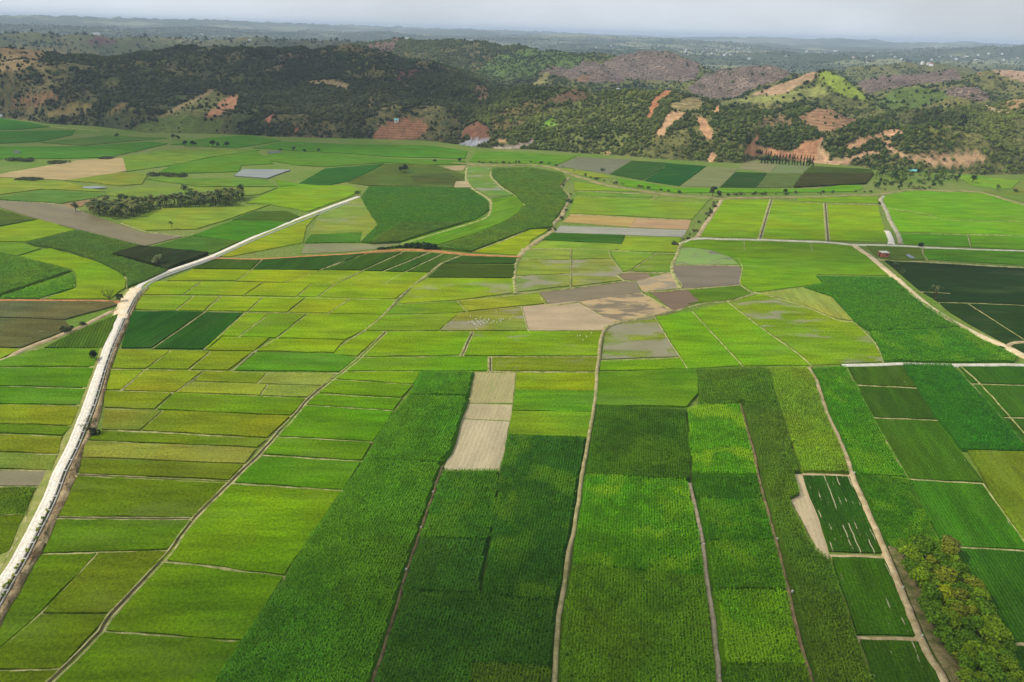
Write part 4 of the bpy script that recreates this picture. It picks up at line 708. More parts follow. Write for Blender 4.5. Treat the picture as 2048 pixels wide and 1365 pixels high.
BUNDS = [
 [(291,563),(400,564),(560,567),(668,570),(700,568)], [(284,591),(430,593),(600,596),(700,598),(794,600)], [(270,622),(411,624),(560,626),(700,629),(766,631)], [(236,699),(340,702),(510,705),(668,709)],
 [(222,739),(290,740),(400,742),(540,746),(677,747)], [(212,782),(300,784),(363,787),(500,792),(616,797)], [(209,818),(325,822),(450,828),(582,833)], [(205,862),(280,863),(400,870),(534,879)], [(172,882),(300,888),(420,893),(513,898)],
 [(164,917),(300,924),(400,927),(489,930)], [(79,1230),(140,1229),(219,1230)], [(-60,1343),(60,1341),(120,1339)], [(86,1109),(200,1106),(335,1102)], [(196,1107),(150,1157),(80,1230),(0,1299),(-80,1360)],
 [(465,967),(560,973),(685,982)], [(322,1124),(400,1130),(500,1145),(571,1154)], [(205,1264),(300,1270),(400,1279),(487,1284)], [(527,911),(620,917),(724,923)], [(555,874),(640,879),(745,885)], [(610,811),(700,816),(786,822)], [(640,788),(720,793),(803,797)], [(660,759),(740,764),(827,770)],
 [(680,744),(780,743),(841,743)], [(668,709),(714,715),(820,715),(921,712)], [(733,663),(850,663),(944,664),(1055,664),(1203,662)], [(766,630),(840,629),(919,626),(985,619),(1043,613)], [(796,609),(860,605),(913,602),(1000,594),(1077,585)], [(913,601),(935,624)], [(919,627),(877,663)], [(1043,613),(1050,640),(1057,663)], [(1031,586),(1080,583),(1160,574),(1250,562)], [(1077,585),(1096,609),(1159,603)],
 [(978,714),(1090,714),(1196,714)], [(978,743),(1090,744),(1192,744)], [(1198,721),(1280,719),(1361,715)], [(1310,634),(1336,678),(1360,714),(1376,739)], [(1385,623),(1443,686),(1487,733)], [(1455,604),(1533,663),(1588,701),(1625,733)], [(1497,583),(1522,587),(1560,598),(1615,615),(1676,640),(1706,643)], [(1768,725),(1751,687),(1711,646)], [(1205,661),(1227,646),(1346,622),(1410,606),(1457,602),(1505,588)], [(1476,517),(1485,535),(1481,566),(1505,588)], [(1350,530),(1420,530),(1478,531)], [(1347,579),(1420,575),(1480,570)],
 [(1142,498),(1142,540),(1142,574)], [(1042,519),(1141,520),(1223,519)], [(1032,553),(1090,551),(1141,548)], [(1217,502),(1224,519),(1246,546)], [(1313,507),(1256,544)], [(1042,497),(1140,498),(1230,501),(1313,507),(1352,507)], [(1234,551),(1248,561),(1270,562)], [(1236,549),(1258,544),(1298,545),(1340,545)], [(1345,545),(1362,577),(1286,584)], [(1283,586),(1310,603),(1346,621)],
 [(1488,482),(1489,500)], [(1621,487),(1625,503)], [(1796,466),(1900,468),(2048,472),(2160,478)], [(1935,471),(1942,495)], [(1773,416),(1850,428),(1900,440),(2048,444),(2160,450)], [(1594,403),(1650,406),(1757,409)], [(1846,495),(1847,509),(1858,522)], [(1380,440),(1275,436),(1142,428)], [(1149,382),(1250,386),(1312,392),(1417,399)], [(1152,393),(1280,397),(1412,406)],
 [(727,506),(640,540),(565,567)], [(525,518),(503,540),(472,563)], [(700,551),(650,568)], [(807,504),(724,542),(665,570)], [(858,505),(767,543),(700,570)], [(885,508),(809,545),(765,570)], [(400,564),(367,591)], [(527,567),(487,592)], [(624,568),(593,594)], [(668,570),(635,595)], [(388,592),(353,621)], [(442,593),(410,623)], [(525,595),(496,624)], [(612,597),(575,626)], [(700,598),(655,628)],
 [(410,624),(306,697)], [(489,626),(407,700)], [(539,628),(476,675)], [(614,629),(553,677),(508,704),(464,743)], [(340,703),(291,740),(240,782)], [(421,704),(378,741)], [(409,743),(351,786),(312,820)], [(535,746),(515,768)], [(536,771),(520,793)], [(326,823),(281,862)], [(386,764),(450,766),(536,769)],
 [(-140,698),(0,698),(85,698),(199,697)], [(-140,738),(0,735),(188,737)], [(-140,777),(0,773),(172,778)], [(-140,812),(0,810),(161,812)], [(-140,851),(0,849),(142,854)], [(-140,870),(0,869),(125,874)], [(-140,906),(0,906),(116,910)], [(-140,940),(0,940),(100,942)], [(-140,1033),(0,1032),(52,1031),(20,1104),(-10,1150)], [(-140,975),(0,974),(76,974)],
 [(98,253),(200,262)], [(240,345),(315,327),(335,320)], [(222,315),(300,299)], [(325,417),(400,416),(462,416)], [(242,446),(290,462),(330,468),(370,473)], [(0,405),(60,404),(125,410),(170,426)], [(154,560),(150,577),(80,598)], [(200,525),(240,543),(253,558)], [(254,553),(254,577)], [(1692,732),(1711,770),(1747,836),(1786,905),(1817,957)],
]
for b in BUNDS: bund(b, random.uniform(0.34, 0.52), random.uniform(0.42, 0.55))
for b in ([(150,950),(300,957),(458,964)], [(116,1036),(250,1037),(386,1038)]): ditch(b, 0.42, label='double bund with a thin water channel between paddies')
ditch([(945,664),(922,713)], 0.6, label='short double ditch between muddy paddies'); ditch([(980,714),(980,743)], 0.6, label='very short double ditch above the stubble strip')
for b in ([(1711,770),(1770,773),(1834,776)], [(1747,836),(1810,838),(1878,841)], [(1817,958),(1890,963),(1966,967)], [(1888,1094),(1970,1097),(2062,1103)], [(1902,731),(1944,769),(2004,836),(2064,904)], [(1920,731),(1962,769),(2022,836),(2082,904)], [(1944,768),(2048,771),(2160,774)], [(2004,835),(2100,838)], [(1966,967),(2062,1100)], [(1877,605),(1960,607),(2048,611)], [(1937,608),(2048,679)], [(1815,582),(1900,587)]):
    bund(b, 0.38, 0.55, 'thin pale line of dry earth between green plots')
# ------------------------------------------------------------------ hills
FOOT = [(-500,226),(-200,228),(0,236),(100,250),(200,256),(300,270),(430,271),(560,278),(640,279),(747,281),(850,284),(905,291),(960,299),(1060,303),(1160,311),(1300,321),(1420,329),(1480,331),(1500,324),(1560,326),(1630,330),(1720,337),(1800,346),(1960,352),(2048,352),(2300,356),(2700,365)]
_fp = [G(x, y) for x, y in FOOT]; FAZ = np.array([math.atan2(p[0], p[1]) for p in _fp]); FR = np.array([math.hypot(*p) for p in _fp])
# (photo x, photo y of the crest, metres away) ... half width of the slope in metres
RIDGES = [
 ([(-420,70,1300),(-100,84,1260),(0,80,1260),(60,79,1255),(110,92,1230),(180,108,1200),(215,122,1180)], 260),
 ([(225,120,1420),(291,92,1360),(342,87,1330),(428,83,1300),(496,79,1290),(600,82,1270),(700,82,1240),(724,100,1190),(783,120,1140),(841,147,1080),(885,160,1040),(940,170,980)], 330),
 ([(-420,48,2700),(0,57,2650),(170,65,2600),(300,66,2600),(420,69,2550),(560,70,2500),(700,73,2500)], 420),
 ([(690,92,2050),(714,80,2050),(748,73,2000),(793,70,1980),(844,73,1950),(930,70,1930),(1005,80,1850),(1056,91,1800),(1159,97,1800),(1186,113,1750)], 420),
 ([(1087,132,1480),(1107,124,1500),(1159,126,1500),(1203,130,1520)], 130), ([(1203,128,1750),(1244,113,1760),(1282,98,1780),(1323,99,1780),(1364,110,1760),(1389,127,1720)], 165),
 ([(1405,160,1480),(1433,133,1500),(1485,121,1510),(1512,118,1510),(1546,120,1500),(1587,137,1470)], 140),
 ([(1502,185,1150),(1567,168,1170),(1608,135,1200),(1629,125,1215),(1649,127,1215),(1690,144,1190),(1724,164,1160),(1755,188,1130)], 115),
 ([(1735,157,1650),(1776,144,1660),(1827,137,1670),(1878,132,1680),(1902,130,1690)], 140), ([(1947,150,1500),(1965,134,1560),(2048,128,1580),(2200,118,1600)], 200),
 ([(1759,191,1200),(1793,174,1230),(1827,168,1240),(1878,171,1240),(1930,168,1240),(1964,175,1220),(1995,188,1200)], 100), ([(1991,209,1060),(2015,191,1090),(2048,175,1100),(2200,150,1120)], 150),
 ([(1807,210,1040),(1861,209,1050),(1913,199,1060),(1957,203,1040),(1998,219,1000)], 90),
 ([(940,170,985),(1022,171,960),(1100,172,950),(1176,164,960),(1245,161,960),(1296,159,955),(1358,171,940),(1399,192,920),(1433,202,910),(1502,202,920),(1570,195,930),(1608,193,930),(1649,205,910),(1724,219,890),(1793,226,880),(1861,228,870),(1930,237,850),(1981,246,840),(2048,252,830),(2300,262,800)], 170),
 ([(1730,292,790),(1782,272,800),(1827,262,805),(1870,268,800),(1930,285,790)], 60), ([(1660,290,790),(1740,262,810)], 50),
 ([(1270,225,830),(1230,262,790)], 70), ([(1358,178,900),(1320,215,840),(1290,258,790)], 80), ([(1480,240,830),(1540,262,800)], 60),
 ([(270,252,860),(342,234,865),(400,240,860)], 75), ([(428,180,1040),(380,205,980),(300,243,900)], 80), ([(760,256,850),(800,240,880),(850,250,850)], 55),
 ([(120,180,1060),(60,205,1000)], 90), ([(200,205,980),(150,220,930)], 70), ([(560,150,1080),(600,200,960)], 110), ([(700,170,1020),(690,215,930)], 90), ([(900,205,900),(950,240,860)], 70), ([(1080,205,890),(1130,240,830)], 80),
 ([(960,252,845),(985,275,830)], 40), ([(1960,262,790),(2050,280,770),(2200,280,760)], 60), ([(-250,180,1080),(-200,215,980)], 120),
 # far country
 ([(-500,22,8200),(0,26,8200),(140,29,8300),(287,33,8600),(420,36,9000),(520,42,9500),(700,47,10500)], 1300), ([(-300,38,5200),(0,44,5200),(150,50,5400),(300,56,5800)], 900),
 ([(700,48,12000),(860,53,12000),(1022,58,12500),(1200,66,12500)], 1500), ([(1060,69,7000),(1150,66,7300),(1300,73,7000),(1420,80,6500)], 800), ([(1370,73,12000),(1490,72,11500),(1560,76,11000),(1700,79,12000)], 1200),
 ([(1700,83,10500),(1850,82,11000),(2048,85,11500),(2300,88,11000)], 1300), ([(1830,100,5600),(1900,96,5600),(1980,91,5500),(2060,86,5500),(2300,80,5500)], 520), ([(1560,98,4200),(1640,106,4000),(1740,113,3600),(1850,117,3400),(1980,119,3200)], 380),
 ([(1180,100,3300),(1260,96,3600),(1340,97,3600)], 330), ([(1700,130,2200),(1800,121,2300),(1890,119,2400)], 240),
]
_rs = []
for pl, wd in RIDGES:
    P = [RZ(*p) for p in pl]
    _rs.append([(a, b, wd * (0.62 if wd < 500 else 0.8)) for a, b in zip(P, P[1:])])
def hills_h(x, y):
    r = np.hypot(x, y); az = np.arctan2(x, y)
    wx = x + 60 * (fbm(x / 240, y / 240, 3, 41) - .5); wy = y + 60 * (fbm(x / 240, y / 240, 3, 42) - .5)
    S = np.zeros_like(x)
    for segs in _rs:
        M = np.zeros_like(x)
        for a, b, wd in segs:
            R = 2.3 * wd; lo = (min(a[0], b[0]) - R, min(a[1], b[1]) - R); hi = (max(a[0], b[0]) + R, max(a[1], b[1]) + R)
            k = np.nonzero((x > lo[0]) & (x < hi[0]) & (y > lo[1]) & (y < hi[1]))[0]
            if not len(k): continue
            dx, dy = b[0] - a[0], b[1] - a[1]; t = np.clip(((x[k] - a[0]) * dx + (y[k] - a[1]) * dy) / (dx * dx + dy * dy + 1e-6), 0, 1)
            d0 = np.hypot(x[k] - a[0] - t * dx, y[k] - a[1] - t * dy); d1 = np.hypot(wx[k] - a[0] - t * dx, wy[k] - a[1] - t * dy)
            near = np.clip(d0 / 70, 0, 1); d = d0 * (1 - near) + d1 * near
            p = np.clip(1 - d / (2.2 * wd), 0, 1); p = p ** 1.25 * (1.25 - .25 * p)
            M[k] = np.maximum(M[k], np.maximum(a[2] + (b[2] - a[2]) * t - 4.5, 2.0) * p)
        S += M ** 9
    h = S ** (1 / 9.0)
    gul = np.abs(fbm(x / 120, y / 120, 4, 9) - 0.5) * 2
    f2 = np.clip(1 - h / 95, 0.25, 1)
    h = h * (1 - 0.55 * f2 * (1 - np.clip(gul * 2.2, 0, 1))) + h * 0.10 * (fbm(x / 45, y / 45, 3, 12) - .5)
    far = np.clip((r - 2300) / 3500, 0, 1)
    h = np.maximum(h, far * (4 + 110 * np.clip(r / 11000, 0, 1) * np.clip(fbm(x / 1100, y / 1100, 4, 31) * 2 - .55, 0, 2)) + far * 34 * np.clip(fbm(x / 420, y / 420, 3, 33) * 2.2 - .75, 0, 1))
    rf = np.interp(az, FAZ, FR); m = np.clip((r - rf) / 55, 0, 1); m = m * m * (3 - 2 * m)
    mid = np.clip((r - 1000) / 300, 0, 1) * (1 - far) * 4 * fbm(x / 150, y / 150, 3, 77)
    return np.maximum(h, mid) * m + 1.2 * m - 2.5 * (1 - m)
NA, NR1, NR2 = 900, 330, 110
az = np.linspace(R_(-58), R_(58), NA); rr = np.concatenate([np.linspace(620, 2300, NR1), np.geomspace(2310, 26000, NR2)]); NRR = NR1 + NR2
AA, RR = np.meshgrid(az, rr); HX = (np.sin(AA) * RR).ravel(); HY = (np.cos(AA) * RR).ravel(); HZ = hills_h(HX, HY)
HZ -= np.clip((HX ** 2 + HY ** 2) / (2 * 6371000.0) - 1.0, 0, 60) * 0.5
# patches of hillside: (colour, metres from, metres to, terrace stripes, trees allowed, outline in the photo)
PT = [
 ((150,126,84),1000,1500,0,.05,[(-60,96),(0,92),(51,92),(106,89),(103,106),(68,127),(41,142),(-60,142)]), ((120,128,62),1100,1400,0,.1,[(-60,78),(60,76),(130,96),(110,104),(0,92),(-60,94)]),
 ((140,100,72),850,1150,0,.05,[(10,212),(51,194),(113,185),(120,198),(51,210)]), ((128,112,66),800,1100,.5,.05,[(86,228),(147,209),(192,206),(171,226),(103,238)]), ((126,104,64),800,1100,.3,.05,[(212,228),(240,209),(260,210),(219,230)]),
 ((104,104,54),800,1150,.8,.06,[(301,242),(400,190),(431,179),(455,192),(428,222),(400,236)]), ((162,116,84),850,1150,0,.02,[(455,192),(477,190),(472,216),(441,228),(418,238),(400,240),(431,214)]), ((140,120,80),850,1150,0,.02,[(300,244),(380,202),(428,178),(434,182),(384,208),(306,246)]),
 ((92,106,46),780,960,.5,.03,[(246,266),(280,250),(308,238),(376,231),(445,240),(436,268),(380,272),(308,272)]), ((170,110,82),800,1000,0,0,[(527,236),(547,228),(534,250)]), ((150,110,80),800,1000,0,0,[(652,224),(666,208),(668,211),(655,226)]), ((176,110,84),780,1000,0,0,[(588,250),(596,256),(600,262),(592,262)]),
 ((150,130,90),1000,1400,0,.05,[(612,165),(640,158),(667,161),(700,171),(690,178),(650,170)]), ((170,100,78),1150,1500,0,0,[(424,82),(430,77),(496,75),(498,85),(440,87)]), ((180,150,120),1150,1500,0,0,[(300,104),(328,90),(330,93),(312,104)]),
 ((84,50,54),2300,2900,0,.3,[(170,80),(200,74),(240,84),(215,94),(180,92)]), ((110,112,60),1000,1400,0,.3,[(290,140),(330,105),(356,98),(350,118),(320,142)]), ((104,88,62),1000,1400,.3,.15,[(530,145),(556,108),(610,98),(640,104),(580,120),(560,146)]),
 ((142,98,72),780,960,.9,0,[(745,273),(759,257),(786,240),(841,239),(860,251),(846,270),(810,280),(757,280)]), ((116,80,60),780,960,.2,.02,[(917,280),(933,253),(954,241),(978,253),(983,277)]), ((98,66,54),950,1300,.2,.1,[(785,146),(831,138),(843,151),(800,166)]),
 ((132,104,74),850,1150,.3,.06,[(948,172),(974,170),(983,192),(964,204),(945,192)]), ((116,92,66),850,1150,.4,.08,[(1078,207),(1125,185),(1193,166),(1229,166),(1176,194),(1152,207)]), ((132,130,70),760,1000,.3,.22,[(1150,255),(1214,212),(1263,203),(1260,235),(1193,252)]), ((104,136,44),760,960,0,.05,[(1073,259),(1097,236),(1127,253),(1090,262)]), ((118,116,62),800,1000,.8,.05,[(1096,214),(1170,209),(1172,226),(1100,232)]),
 ((178,120,80),760,1000,0,0,[(1277,231),(1316,190),(1344,175),(1360,173),(1354,183),(1323,200),(1298,238)]), ((198,156,112),740,1000,.2,0,[(1311,270),(1330,236),(1344,224),(1370,226),(1366,238),(1342,254),(1329,270)]), ((160,142,92),800,1000,.9,.02,[(1346,207),(1392,190),(1412,202),(1399,221),(1348,224)]),
 ((190,140,96),760,1000,0,0,[(1430,228),(1438,208),(1450,202),(1459,209),(1456,218),(1446,214),(1440,230)]), ((192,146,104),740,1000,0,0,[(1387,234),(1406,234),(1424,260),(1424,280),(1408,276),(1397,243)]), ((194,150,110),700,860,0,0,[(1415,318),(1424,304),(1432,312),(1424,328)]), ((196,160,110),700,860,0,.02,[(1205,305),(1235,294),(1240,300),(1215,310)]),
 ((142,108,78),780,1020,.75,.02,[(1592,235),(1642,212),(1700,212),(1723,243),(1676,262),(1639,265),(1599,242)]), ((128,106,72),780,1000,.8,.06,[(1510,236),(1560,228),(1590,240),(1580,256),(1520,252)]), ((174,142,108),1050,1300,.3,.03,[(1497,190),(1567,168),(1608,135),(1629,133),(1634,154),(1581,180),(1567,190)]),
 ((128,142,52),1050,1320,0,.25,[(1630,120),(1650,124),(1700,144),(1760,186),(1740,200),(1690,196),(1660,176),(1640,160)]), ((132,134,70),1040,1300,.4,.12,[(1470,200),(1560,188),(1640,170),(1660,190),(1560,205),(1490,206)]),
 ((178,128,90),680,900,.15,.01,[(1488,310),(1492,294),(1517,264),(1523,270),(1509,287),(1553,301),(1587,301),(1608,280),(1644,277),(1641,291),(1634,324),(1553,317)]), ((188,150,112),680,860,.1,.02,[(1627,327),(1638,287),(1648,301),(1658,315),(1690,318),(1724,304),(1770,304),(1762,284),(1782,282),(1790,302),(1827,310),(1974,304),(1980,318),(1930,332),(1861,332),(1810,317),(1759,310),(1710,318),(1692,334),(1649,330)]),
 ((190,146,106),700,900,.1,.01,[(1697,285),(1745,271),(1789,259),(1815,267),(1776,278),(1752,282),(1704,300),(1692,302)]), ((190,142,104),660,860,0,.02,[(1993,330),(2005,311),(2031,300),(2022,325),(2060,342),(2060,358),(2015,354)]), ((190,166,124),900,1150,0,.04,[(1806,210),(1912,201),(1947,199),(1998,221),(2032,230),(1981,222),(1950,207),(1861,213)]),
 ((172,142,116),1400,1750,.2,.05,[(1965,133),(2048,127),(2200,120),(2200,162),(2048,163),(2025,158),(1991,145)]), ((186,120,80),1400,1800,0,0,[(1948,132),(1960,136),(1957,152)]), ((146,120,84),950,1200,.2,.12,[(1989,211),(2018,191),(2060,203),(2032,224)]), ((92,110,50),900,1300,0,.45,[(1740,215),(1790,178),(1880,172),(1900,196),(1840,215),(1800,225)]),
 ((150,142,84),1250,1700,.6,.05,[(1068,170),(1090,144),(1098,146),(1092,170)]), ((140,110,80),1200,1600,.6,.05,[(1145,160),(1165,149),(1185,152),(1178,164)]), ((86,106,50),1500,2000,0,.5,[(940,150),(1000,110),(1060,96),(1180,100),(1160,130),(1080,160),(1000,165)]), ((110,84,76),1800,2100,0,.3,[(735,100),(745,76),(800,70),(790,95),(770,115)]),
 ((150,128,92),650,860,.6,.1,[(1930,240),(1975,236),(2060,262),(2060,275),(1960,268)]), ((150,150,156),740,900,0,0,[(915,293),(930,282),(955,278),(985,274),(980,284),(950,294)]), ((160,142,124),720,860,0,0,[(970,304),(990,293),(1030,288),(1064,282),(1058,292),(1020,302),(985,310)]), ((176,140,100),760,860,0,0,[(990,276),(1000,273),(1022,286),(1000,286)]),
 ((112,116,60),740,1020,0,.34,[(1110,222),(1150,205),(1250,185),(1275,170),(1300,205),(1282,262),(1235,306),(1160,300),(1110,262)]), ((124,108,66),800,1050,0,.3,[(980,230),(1060,200),(1100,205),(1080,235),(1010,262),(985,262)]), ((116,110,58),1000,1300,0,.3,[(700,110),(724,104),(775,128),(800,150),(760,165),(720,150)]), ((150,140,88),640,800,0,.10,[(1690,338),(1760,319),(1810,322),(1861,335),(1930,335),(1985,322),(2000,352),(1720,350)]), ((104,120,58),640,820,.0,.35,[(1795,330),(1900,326),(1985,340),(1990,352),(1900,350),(1800,345)]),
]
BROWN = [(1300,1700,[(1078,137),(1110,120),(1200,126),(1240,134),(1250,160),(1240,166),(1170,166),(1085,145)]), (1500,2000,[(1195,134),(1244,110),(1282,95),(1345,107),(1400,130),(1390,165),(1300,160),(1240,160)]), (1250,1700,[(1375,180),(1405,155),(1433,130),(1512,115),(1592,137),(1565,160),(1500,177),(1470,197),(1400,197)]),
         (1400,1900,[(1700,150),(1735,155),(1827,134),(1902,127),(1925,160),(1850,167),(1780,177),(1735,187)]), (1100,1400,[(1878,174),(1930,165),(1999,190),(1960,203),(1890,188)]), (1800,2100,[(735,100),(745,74),(800,68),(790,95),(770,115)])]
def patches(P):
    px, py = proj(P); r = np.hypot(P[:, 0], P[:, 1]); n = len(P)
    b1 = fbm(P[:, 0] / 90, P[:, 1] / 90, 4, 51)[:, None]; b2 = fbm(P[:, 0] / 25, P[:, 1] / 25, 3, 52)[:, None]
    b1 = np.clip((b1 - .3) * 2.2, 0, 1); C = np.array(lin((62, 72, 38))) * (1 - b1) + np.array(lin((118, 104, 66))) * b1
    C = C * (0.75 + 0.5 * b2); T = np.zeros(n); D = np.ones(n)
    sunny = np.clip((px - 950) / 250, 0, 1)[:, None]; C = C * (1 - sunny * .55) + np.array(lin((128, 128, 66))) * sunny * .55  # sunlit look of the right hills is put into the ground colour
    far = np.clip((r - 2200) / 900, 0, 1)[:, None]
    fc = np.array(lin((52, 68, 40))) * (1 - b1) + np.array(lin((88, 94, 60))) * b1
    fb = np.clip((fbm(P[:, 0] / 500, P[:, 1] / 350, 4, 61)[:, None] - .56) * 9, 0, 1); fc = fc * (1 - fb) + np.array(lin((140, 140, 100))) * fb
    C = C * (1 - far) + fc * far
    jx = px + 15 * (fbm(P[:, 0] / 20, P[:, 1] / 20, 4, 71) - .5) * np.clip(900 / r, .3, 1); jy = py + 8 * np.clip(900 / r, .3, 1) * (fbm(P[:, 0] / 22, P[:, 1] / 22, 3, 72) - .5)
    for d0, d1, po in BROWN:
        k = (r > d0) & (r < d1) & inpoly(jx, jy, po); C[k] = np.array(lin((134, 116, 100))) * (0.8 + .4 * b2[k]); D[k] = 2.0
    for c, d0, d1, t, dn, po in PT:
        k = (r > d0) & (r < d1) & inpoly(jx, jy, po); C[k] = np.array(lin(c)) * (0.86 + .28 * b2[k]); T[k] = t; D[k] = dn
    return C, T, D
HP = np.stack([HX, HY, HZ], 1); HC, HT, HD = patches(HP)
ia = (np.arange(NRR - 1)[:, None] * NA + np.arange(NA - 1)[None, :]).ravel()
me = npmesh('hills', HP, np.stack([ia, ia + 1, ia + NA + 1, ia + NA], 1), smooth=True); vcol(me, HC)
if me.polygons[0].normal.z < 0: me.flip_normals()
da = me.attributes.new('Den', 'FLOAT', 'POINT'); da.data.foreach_set('value', np.clip(np.where(HD > 1.5, .25, HD * 1.0), .12, 1).astype(np.float32))
ta = me.attributes.new('Ter', 'FLOAT', 'POINT'); ta.data.foreach_set('value', HT.astype(np.float32))
ho = link('hills', me, M_HILL); tag(ho, 'wooded hills with bare cuttings rising behind the fields', kind='structure')

# ------------------------------------------------------------------ woods on the hills (a mass nobody could count)
def blob(sub):
    bm = bmesh.new(); bmesh.ops.create_icosphere(bm, subdivisions=sub, radius=1.0); V = np.array([v.co[:] for v in bm.verts]); Fc = np.array([[v.index for v in f.verts] for f in bm.faces]); bm.free(); return V, Fc
def woods(name, label, n, az0, az1, r0, r1, s0, s1, sub, pal, seed, brown=False, pal2=None):
    g = np.random.default_rng(seed); a = g.uniform(R_(az0), R_(az1), n); r = np.sqrt(g.uniform(r0 ** 2, r1 ** 2, n)); x = np.sin(a) * r; y = np.cos(a) * r
    z = hills_h(x, y); P = np.stack([x, y, z], 1); _, _, D = patches(P); rf = np.interp(a, FAZ, FR)
    gul = np.abs(fbm(x / 120, y / 120, 4, 9) - .5) * 2; clump = .5 * fbm(x / 110, y / 110, 3, 91) + .5 * fbm(x / 26, y / 26, 3, 92) + .10 - .34 * np.clip(gul, 0, .5)
    den = np.where(D > 1.5, 1.0 if brown else 0.06, (0.0 if brown else 1.0) * np.where(D < 1, D, np.clip((clump - .31 - .11 * np.clip((np.degrees(a) + 3) / 6, 0, 1)) * 5, .10, 1)))
    k = (g.uniform(0, 1, n) < den) & (z > 0.6) & (r > rf + 4); P = P[k]; m = len(P); clump = clump[k]
    px, py = proj(P)
    B, Fc = blob(sub); nb = len(B); s = (s0 + (s1 - s0) * g.random(m) ** 1.8) * (0.75 + .5 * g.random(m))
    V = B[None] * (1 + g.normal(0, .22, (m, nb, 1))); V = V * np.stack([s * .52, s * .52, s * g.uniform(.36, .6, m)], 1)[:, None]
    rot = g.uniform(0, 6.28, m); c_, s_ = np.cos(rot)[:, None], np.sin(rot)[:, None]
    V = np.stack([V[..., 0] * c_ - V[..., 1] * s_, V[..., 0] * s_ + V[..., 1] * c_, V[..., 2]], 2) + P[:, None]; V[..., 2] += (s * .3)[:, None]
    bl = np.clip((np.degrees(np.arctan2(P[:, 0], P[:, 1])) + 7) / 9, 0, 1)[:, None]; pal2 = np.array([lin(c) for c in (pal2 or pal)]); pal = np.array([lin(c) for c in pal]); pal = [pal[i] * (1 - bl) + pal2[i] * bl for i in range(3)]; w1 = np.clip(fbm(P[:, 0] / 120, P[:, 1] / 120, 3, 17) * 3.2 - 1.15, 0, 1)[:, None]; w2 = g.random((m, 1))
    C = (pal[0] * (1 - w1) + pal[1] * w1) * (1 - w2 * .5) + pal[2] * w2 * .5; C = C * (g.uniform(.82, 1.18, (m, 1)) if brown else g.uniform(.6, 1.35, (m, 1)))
    F_ = (Fc[None] + (np.arange(m) * nb)[:, None, None]).reshape(-1, 3)
    me = npmesh(name, V.reshape(-1, 3), None, F_); vcol(me, np.repeat(C, nb, 0)); o = link(name, me, M_FOREST); tag(o, label, kind='stuff'); return o
DK = [(40, 52, 26), (58, 66, 36), (84, 82, 46)]; LT = [(46, 66, 26), (94, 106, 44), (116, 118, 54)]; BR = [(140, 124, 112), (148, 132, 118), (128, 112, 104)]  # DK for shaded left hills, LT for sunlit right: light kept in tree colour
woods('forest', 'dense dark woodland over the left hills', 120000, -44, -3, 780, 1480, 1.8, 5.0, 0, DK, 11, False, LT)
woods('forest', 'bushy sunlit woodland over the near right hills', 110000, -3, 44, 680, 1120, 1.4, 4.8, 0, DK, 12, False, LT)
woods('forest', 'green woodland on the hills farther back', 100000, -44, 44, 1120, 2300, 2.6, 6.0, 0, [(46, 62, 30), (78, 92, 42), (74, 84, 42)], 13)
woods('forest', 'leafless brown plantation on the rounded hills', 150000, 0, 42, 1100, 2100, 1.7, 2.9, 0, BR, 14, True)
woods('forest', 'hazy far woodland to the horizon', 70000, -44, 44, 2300, 7000, 4.0, 9.5, 0, [(50, 66, 38), (66, 80, 46), (54, 70, 40)], 15)

# ------------------------------------------------------------------ haze
def haze():
    bm = bmesh.new(); bmesh.ops.create_cube(bm, size=1.0); bmesh.ops.scale(bm, vec=(42000, 31000, 190 + 3.0), verts=bm.verts); bmesh.ops.translate(bm, vec=(0, 13000, (190 - 3.0) / 2), verts=bm.verts)
    me = bpy.data.meshes.new('haze'); bm.to_mesh(me); bm.free()
    m = bpy.data.materials.new('haze'); m.use_nodes = True; t = m.node_tree; t.nodes.clear(); o_ = t.nodes.new('ShaderNodeOutputMaterial'); v = t.nodes.new('ShaderNodeVolumePrincipled')
    v.inputs['Color'].default_value = (0.68, 0.83, 1.0, 1); v.inputs['Density'].default_value = 0.0001; v.inputs['Anisotropy'].default_value = 0.0
    t.links.new(v.outputs[0], o_.inputs['Volume']); o = link('haze', me, m); tag(o, 'pale blue haze over the far hills', kind='stuff')
haze()

def clouds():  # clouds above the view, added so their shadows fall on hills and fields
    m = NT('cloud'); P = m.n('ShaderNodeTexCoord').outputs['Object']; m.base((0.9, 0.9, 0.92)); tr = m.n('ShaderNodeBsdfTransparent'); mx = m.n('ShaderNodeMixShader')
    ln = m.n('ShaderNodeVectorMath'); ln.operation = 'LENGTH'; m.l(m.mapping(P, (1, 1, 0)), ln.inputs[0])
    f = m.math('MULTIPLY', m.ramp(ln.outputs['Value'], 0.40, 0.98, 1.0, 0.0), m.ramp(m.noise(P, 2.2, 5), 0.3, 0.62, 0.34, 0.66))
    m.l(f, mx.inputs[0]); m.l(tr.outputs[0], mx.inputs[1]); m.l(m.b.outputs[0], mx.inputs[2]); m.l(mx.outputs[0], m.out.inputs[0])
    for i, (gx, gy, sx, sy) in enumerate([(-520, 1180, 620, 330), (-60, 1050, 330, 190), (430, 900, 230, 60), (-150, 2400, 900, 420), (-430, 790, 420, 130), (-5, 105, 130, 50), (230, 420, 170, 60)]):
        B, Fc = blob(4); n = fbm(B[:, 0] * 2.2 + i * 9 + 50, B[:, 1] * 2.2 + 40, 4, i); V = B * (0.75 + 0.5 * n[:, None]); V[:, 2] = np.where(V[:, 2] < 0, V[:, 2] * .25, V[:, 2])
        me = npmesh('cloud', V, None, Fc, smooth=True); o = link('cloud', me, m.m); k = 1100 / SUN.z; o.location = (gx + SUN.x * k, gy + SUN.y * k, 1100); o.scale = (sx, sy, 70)
        tag(o, 'unseen cloud high over the valley, put there to shade it', kind='stuff')
clouds()
